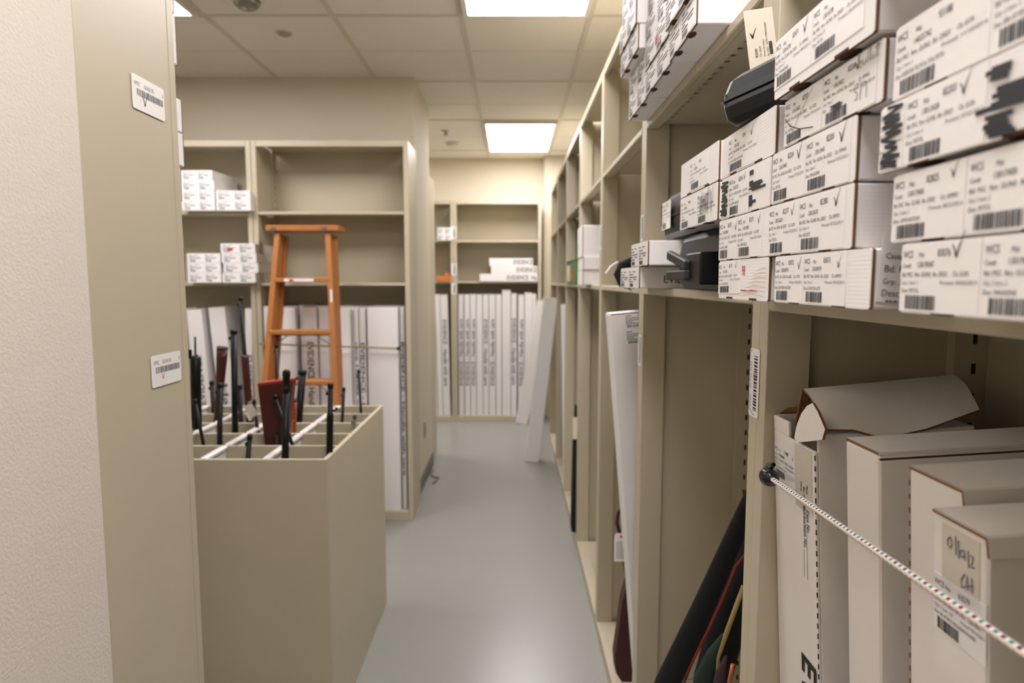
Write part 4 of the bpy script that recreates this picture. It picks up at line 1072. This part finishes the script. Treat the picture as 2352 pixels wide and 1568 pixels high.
# green box
t = empty('green_container', W(.330, 3.60, -.0153), R(-90), 'green patterned box on the shelf in the fifth bay', 'box')
MB().bevbox(-.28, .28, .0, .24, 0, .125, .006).build('body', 'green_box', t)
MB().bevbox(-.20, -.02, -.004, -.0005, .012, .105, .002).build('clear_window', 'glassy', t)
MB().bevbox(.05, .11, -.004, -.0005, .015, .095, .002).build('orange_print', 'orange_card', t)
MB().bevbox(-.28, .28, -.003, .243, .1255, .135, .003).build('lid', 'green_box', t)
# tall box leaning out of the third bay
yy = 1.775
A = ony(1400, 715, yy); B = ony(1455, 1453, yy)
ang = math.atan((A.x - B.x) / (A.z - B.z)); L = (A.z - BASE) / math.cos(ang); w = .20
foot = A + (B - A) * ((A.z - BASE) / (A.z - B.z))
t = lbox(Vector((foot.x + w / 2 * math.cos(ang), yy, BASE + H + abs(math.sin(ang)) * w / 2 * 1.0 + .002)), 0, w, .085, L - abs(math.sin(ang)) * w * .5, 'tall white box with barcode labels near its top, leaning out of the third bay', 'long box in the third bay', lx=ang)
L_ = L - abs(math.sin(ang)) * w * .5
for k in range(2): label(t, -.062 + .0, L_ - .045 - k * .045, .085, .040, ('1', '', '', '', '', ''), far=True)
# maroon gun case
yy = 1.995
p = ony(1432, 1548, yy)
t = empty('gun_case', Vector((.352, 1.99, BASE + H + .001)), 0, 'maroon soft gun case standing in the third bay, white tag on it', 'gun case')
o0 = Vector((.352, 1.99, BASE))
pts = [ony(u, v, 1.99) - o0 for u, v in ((1412, 1535), (1409, 1500), (1416, 1455), (1425, 1380), (1438, 1330), (1434, 1310), (1430, 1295), (1430, 1262), (1441, 1262), (1500, 1262), (1520, 1535), (1500, 1556), (1425, 1556))]
pts = [(p_.x, max(p_.z, 0)) for p_ in pts]
MB().prism(pts, (0, .05, 0), (0, -.025, 0), (1, 0, 0), (0, 0, 1)).build('body', 'maroon', t, bevel=.012, seg=3)
ps = [ony(u, v, 1.99) - o0 for u, v in ((1432, 1262), (1424, 1230), (1417, 1200), (1420, 1178), (1430, 1166), (1440, 1164), (1452, 1170), (1456, 1215), (1450, 1262))]
MB().tube(ps, .006, 8).build('strap', 'maroon', t)
q = ony(1425, 1254, 1.965)
t = empty('paper_tag', Vector((q.x, 1.955, q.z + H)), 0, 'white tag with a barcode hanging on the maroon gun case', 'tag')
P = [(-.021, -.046), (.021, -.046), (.021, .038), (.013, .047), (-.013, .047), (-.021, .038)]
MB().prism(P, (0, .0008, 0), (0, 0, 0), (1, 0, 0), (0, 0, 1)).build('card', 'paper', t)
m = MB()
for k in range(5): m.box(-.014 + .005 * k, -.0125 + .005 * k, -.0006, -.0002, -.038, .02, 1)
for k in range(14): m.box(.009, .016, -.0007, -.0004, -.035 + .0032 * k, -.0335 + .0032 * k, 0)
m.build('printed_text', ['ink', 'ink_grey'], t)
MB().tube([(0, -.0008, .036), (0, .0018, .036)], .004, 10).build('eyelet', 'red_ink', t)
# second bay bottom: dark rifle bag leaning with orange piping, and small stuff
Ax = Vector((0, 0, 0))
y_ = 1.32
def pl(u, v, y): return ony(u, v, y)
ctr = []
for (ul, ur, v, y) in ((1462, 1540, 1700, 1.28), (1503, 1572, 1568, 1.275), (1585, 1640, 1400, 1.262), (1655, 1702, 1250, 1.25), (1712, 1755, 1130, 1.24), (1760, 1790, 1020, 1.23)):
    a = ony(ul, v, y); b = ony(ur, v, y); ctr.append(((a + b) / 2, (b - a).length / 2))
base = ctr[0][0]
t = empty('rifle_bag', Vector((.36, 1.28, BASE + H)), 0, 'long black padded rifle bag with orange piping leaning in the second bay', 'gun case')
o0 = Vector((.36, 1.28, BASE))
zl = [c[0].z for c in ctr]
foot = Vector((.345, 1.285, BASE + .03)); path = [foot] + [c[0] for c in ctr]
m = MB(); m.tube([p_ - o0 for p_ in path], [.045, .040] + [c[1] * .98 for c in ctr[1:]], 14, squash=.6); m.build('bag_body', 'nylon_black', t)
pp = [onx(1, 1, 1) for _ in ()]
pp = [ony(u, v, y) for u, v, y in ((1569, 1566, 1.235), (1600, 1500, 1.232), (1632, 1435, 1.23), (1655, 1385, 1.228), (1672, 1345, 1.226), (1690, 1300, 1.224), (1706, 1280, 1.222), (1730, 1245, 1.22))]
m = MB(); m.tube([p_ - o0 for p_ in pp], .0026, 8); m.build('piping', 'piping', t)
def roll(name, pts, r, mt, lbl, cat):
    c = ony(*pts[0]); t = empty(name, Vector((c.x, c.y, c.z + H)), 0, lbl, cat)
    m = MB(); m.tube([ony(*q) - c for q in pts], r, 12, squash=.8); m.build('body', mt, t); return t
roll('dark_roll', [(1600, 1900, 1.37), (1635, 1560, 1.37), (1680, 1400, 1.37), (1735, 1235, 1.37)], [.042, .042, .042, .040], 'nylon_black', 'second black gun sleeve in the dark behind the near post', 'gun case')  # filler roll, added so the background beside the piping goes dark
roll('dark_roll', [(1610, 1900, 1.11), (1618, 1560, 1.11), (1640, 1500, 1.11), (1662, 1455, 1.11)], [.024, .020, .013, .003], 'green_cloth', 'dark green cloth gun sleeve behind the near post', 'gun case')
roll('yellow_webbing', [(1625, 1900, 1.09), (1650, 1510, 1.09), (1670, 1450, 1.09), (1708, 1345, 1.09)], [.003, .003, .0045, .004], 'yellow_strip', 'yellow webbing strip running up beside the black rifle bag', 'strap')
roll('leather_sleeve', [(1645, 1900, 1.08), (1650, 1600, 1.08), (1655, 1545, 1.08), (1668, 1505, 1.08)], [.018, .014, .009, .002], 'purple_cloth', 'dull purple leather sleeve low behind the near post', 'gun case')
roll('copper_rod', [(1660, 1900, 1.04), (1674, 1568, 1.04), (1683, 1525, 1.04)], [.003, .003, .0035], 'copper', 'copper tipped rod low behind the near post', 'rod')
roll('wire_loop', [(1567, 1900, 1.19), (1568, 1563, 1.19), (1592, 1558, 1.19), (1604, 1575, 1.19)], [.0015, .0015, .0015, .0015], 'steel', 'thin grey wire at the bottom beside the rifle bag', 'wire')
# dark case and pink tag in the fourth / fifth bay
t = empty('gun_case', Vector((.344, 3.30, BASE + H)), 0, 'narrow black gun case standing upright in the fifth bay', 'gun case')
o0 = Vector((.344, 3.30, BASE))
pts = [ony(u, v, 3.30) - o0 for u, v in ((1312, 1218), (1311, 1200), (1316, 1000), (1321, 930), (1326, 930), (1330, 1218))]
MB().prism([(p_.x, max(0, p_.z)) for p_ in pts], (0, .05, 0), (0, -.025, 0), (1, 0, 0), (0, 0, 1)).build('body', 'nylon_black', t, bevel=.005)
MB().bevbox(-.026, -.004, -.032, -.030, ony(1318, 1005, 3.30).z - BASE, ony(1318, 955, 3.30).z - BASE, .0003).build('tag', 'tagpaper', t)
t = lbox(Vector((.345, 4.15, BASE + H + .004)), R(-90), .05, .2, ony(1298, 700, 4.15).z - BASE, 'white box edge standing upright in the sixth bay', 'long box in the sixth bay', lx=R(-1.2))
# cable loop on the floor by the middle wall
p = ony(1000, 1090, 1.0); s_ = -H / p.z
c = p * s_
t = empty('cable_scrap', Vector((c.x, c.y, 0)), 0, 'short grey cable curled on the floor beside the wall block', 'cable')
q = [ony(u, v, 1.0) for u, v in ((996, 1080), (990, 1086), (992, 1094), (1000, 1098), (1008, 1098), (1000, 1108), (994, 1112))]
q = [k_ * (-H / k_.z) - c for k_ in q]
MB().tube([(k_.x, k_.y, .006) for k_ in q], .005, 8).build('cable', 'vinyl', t)
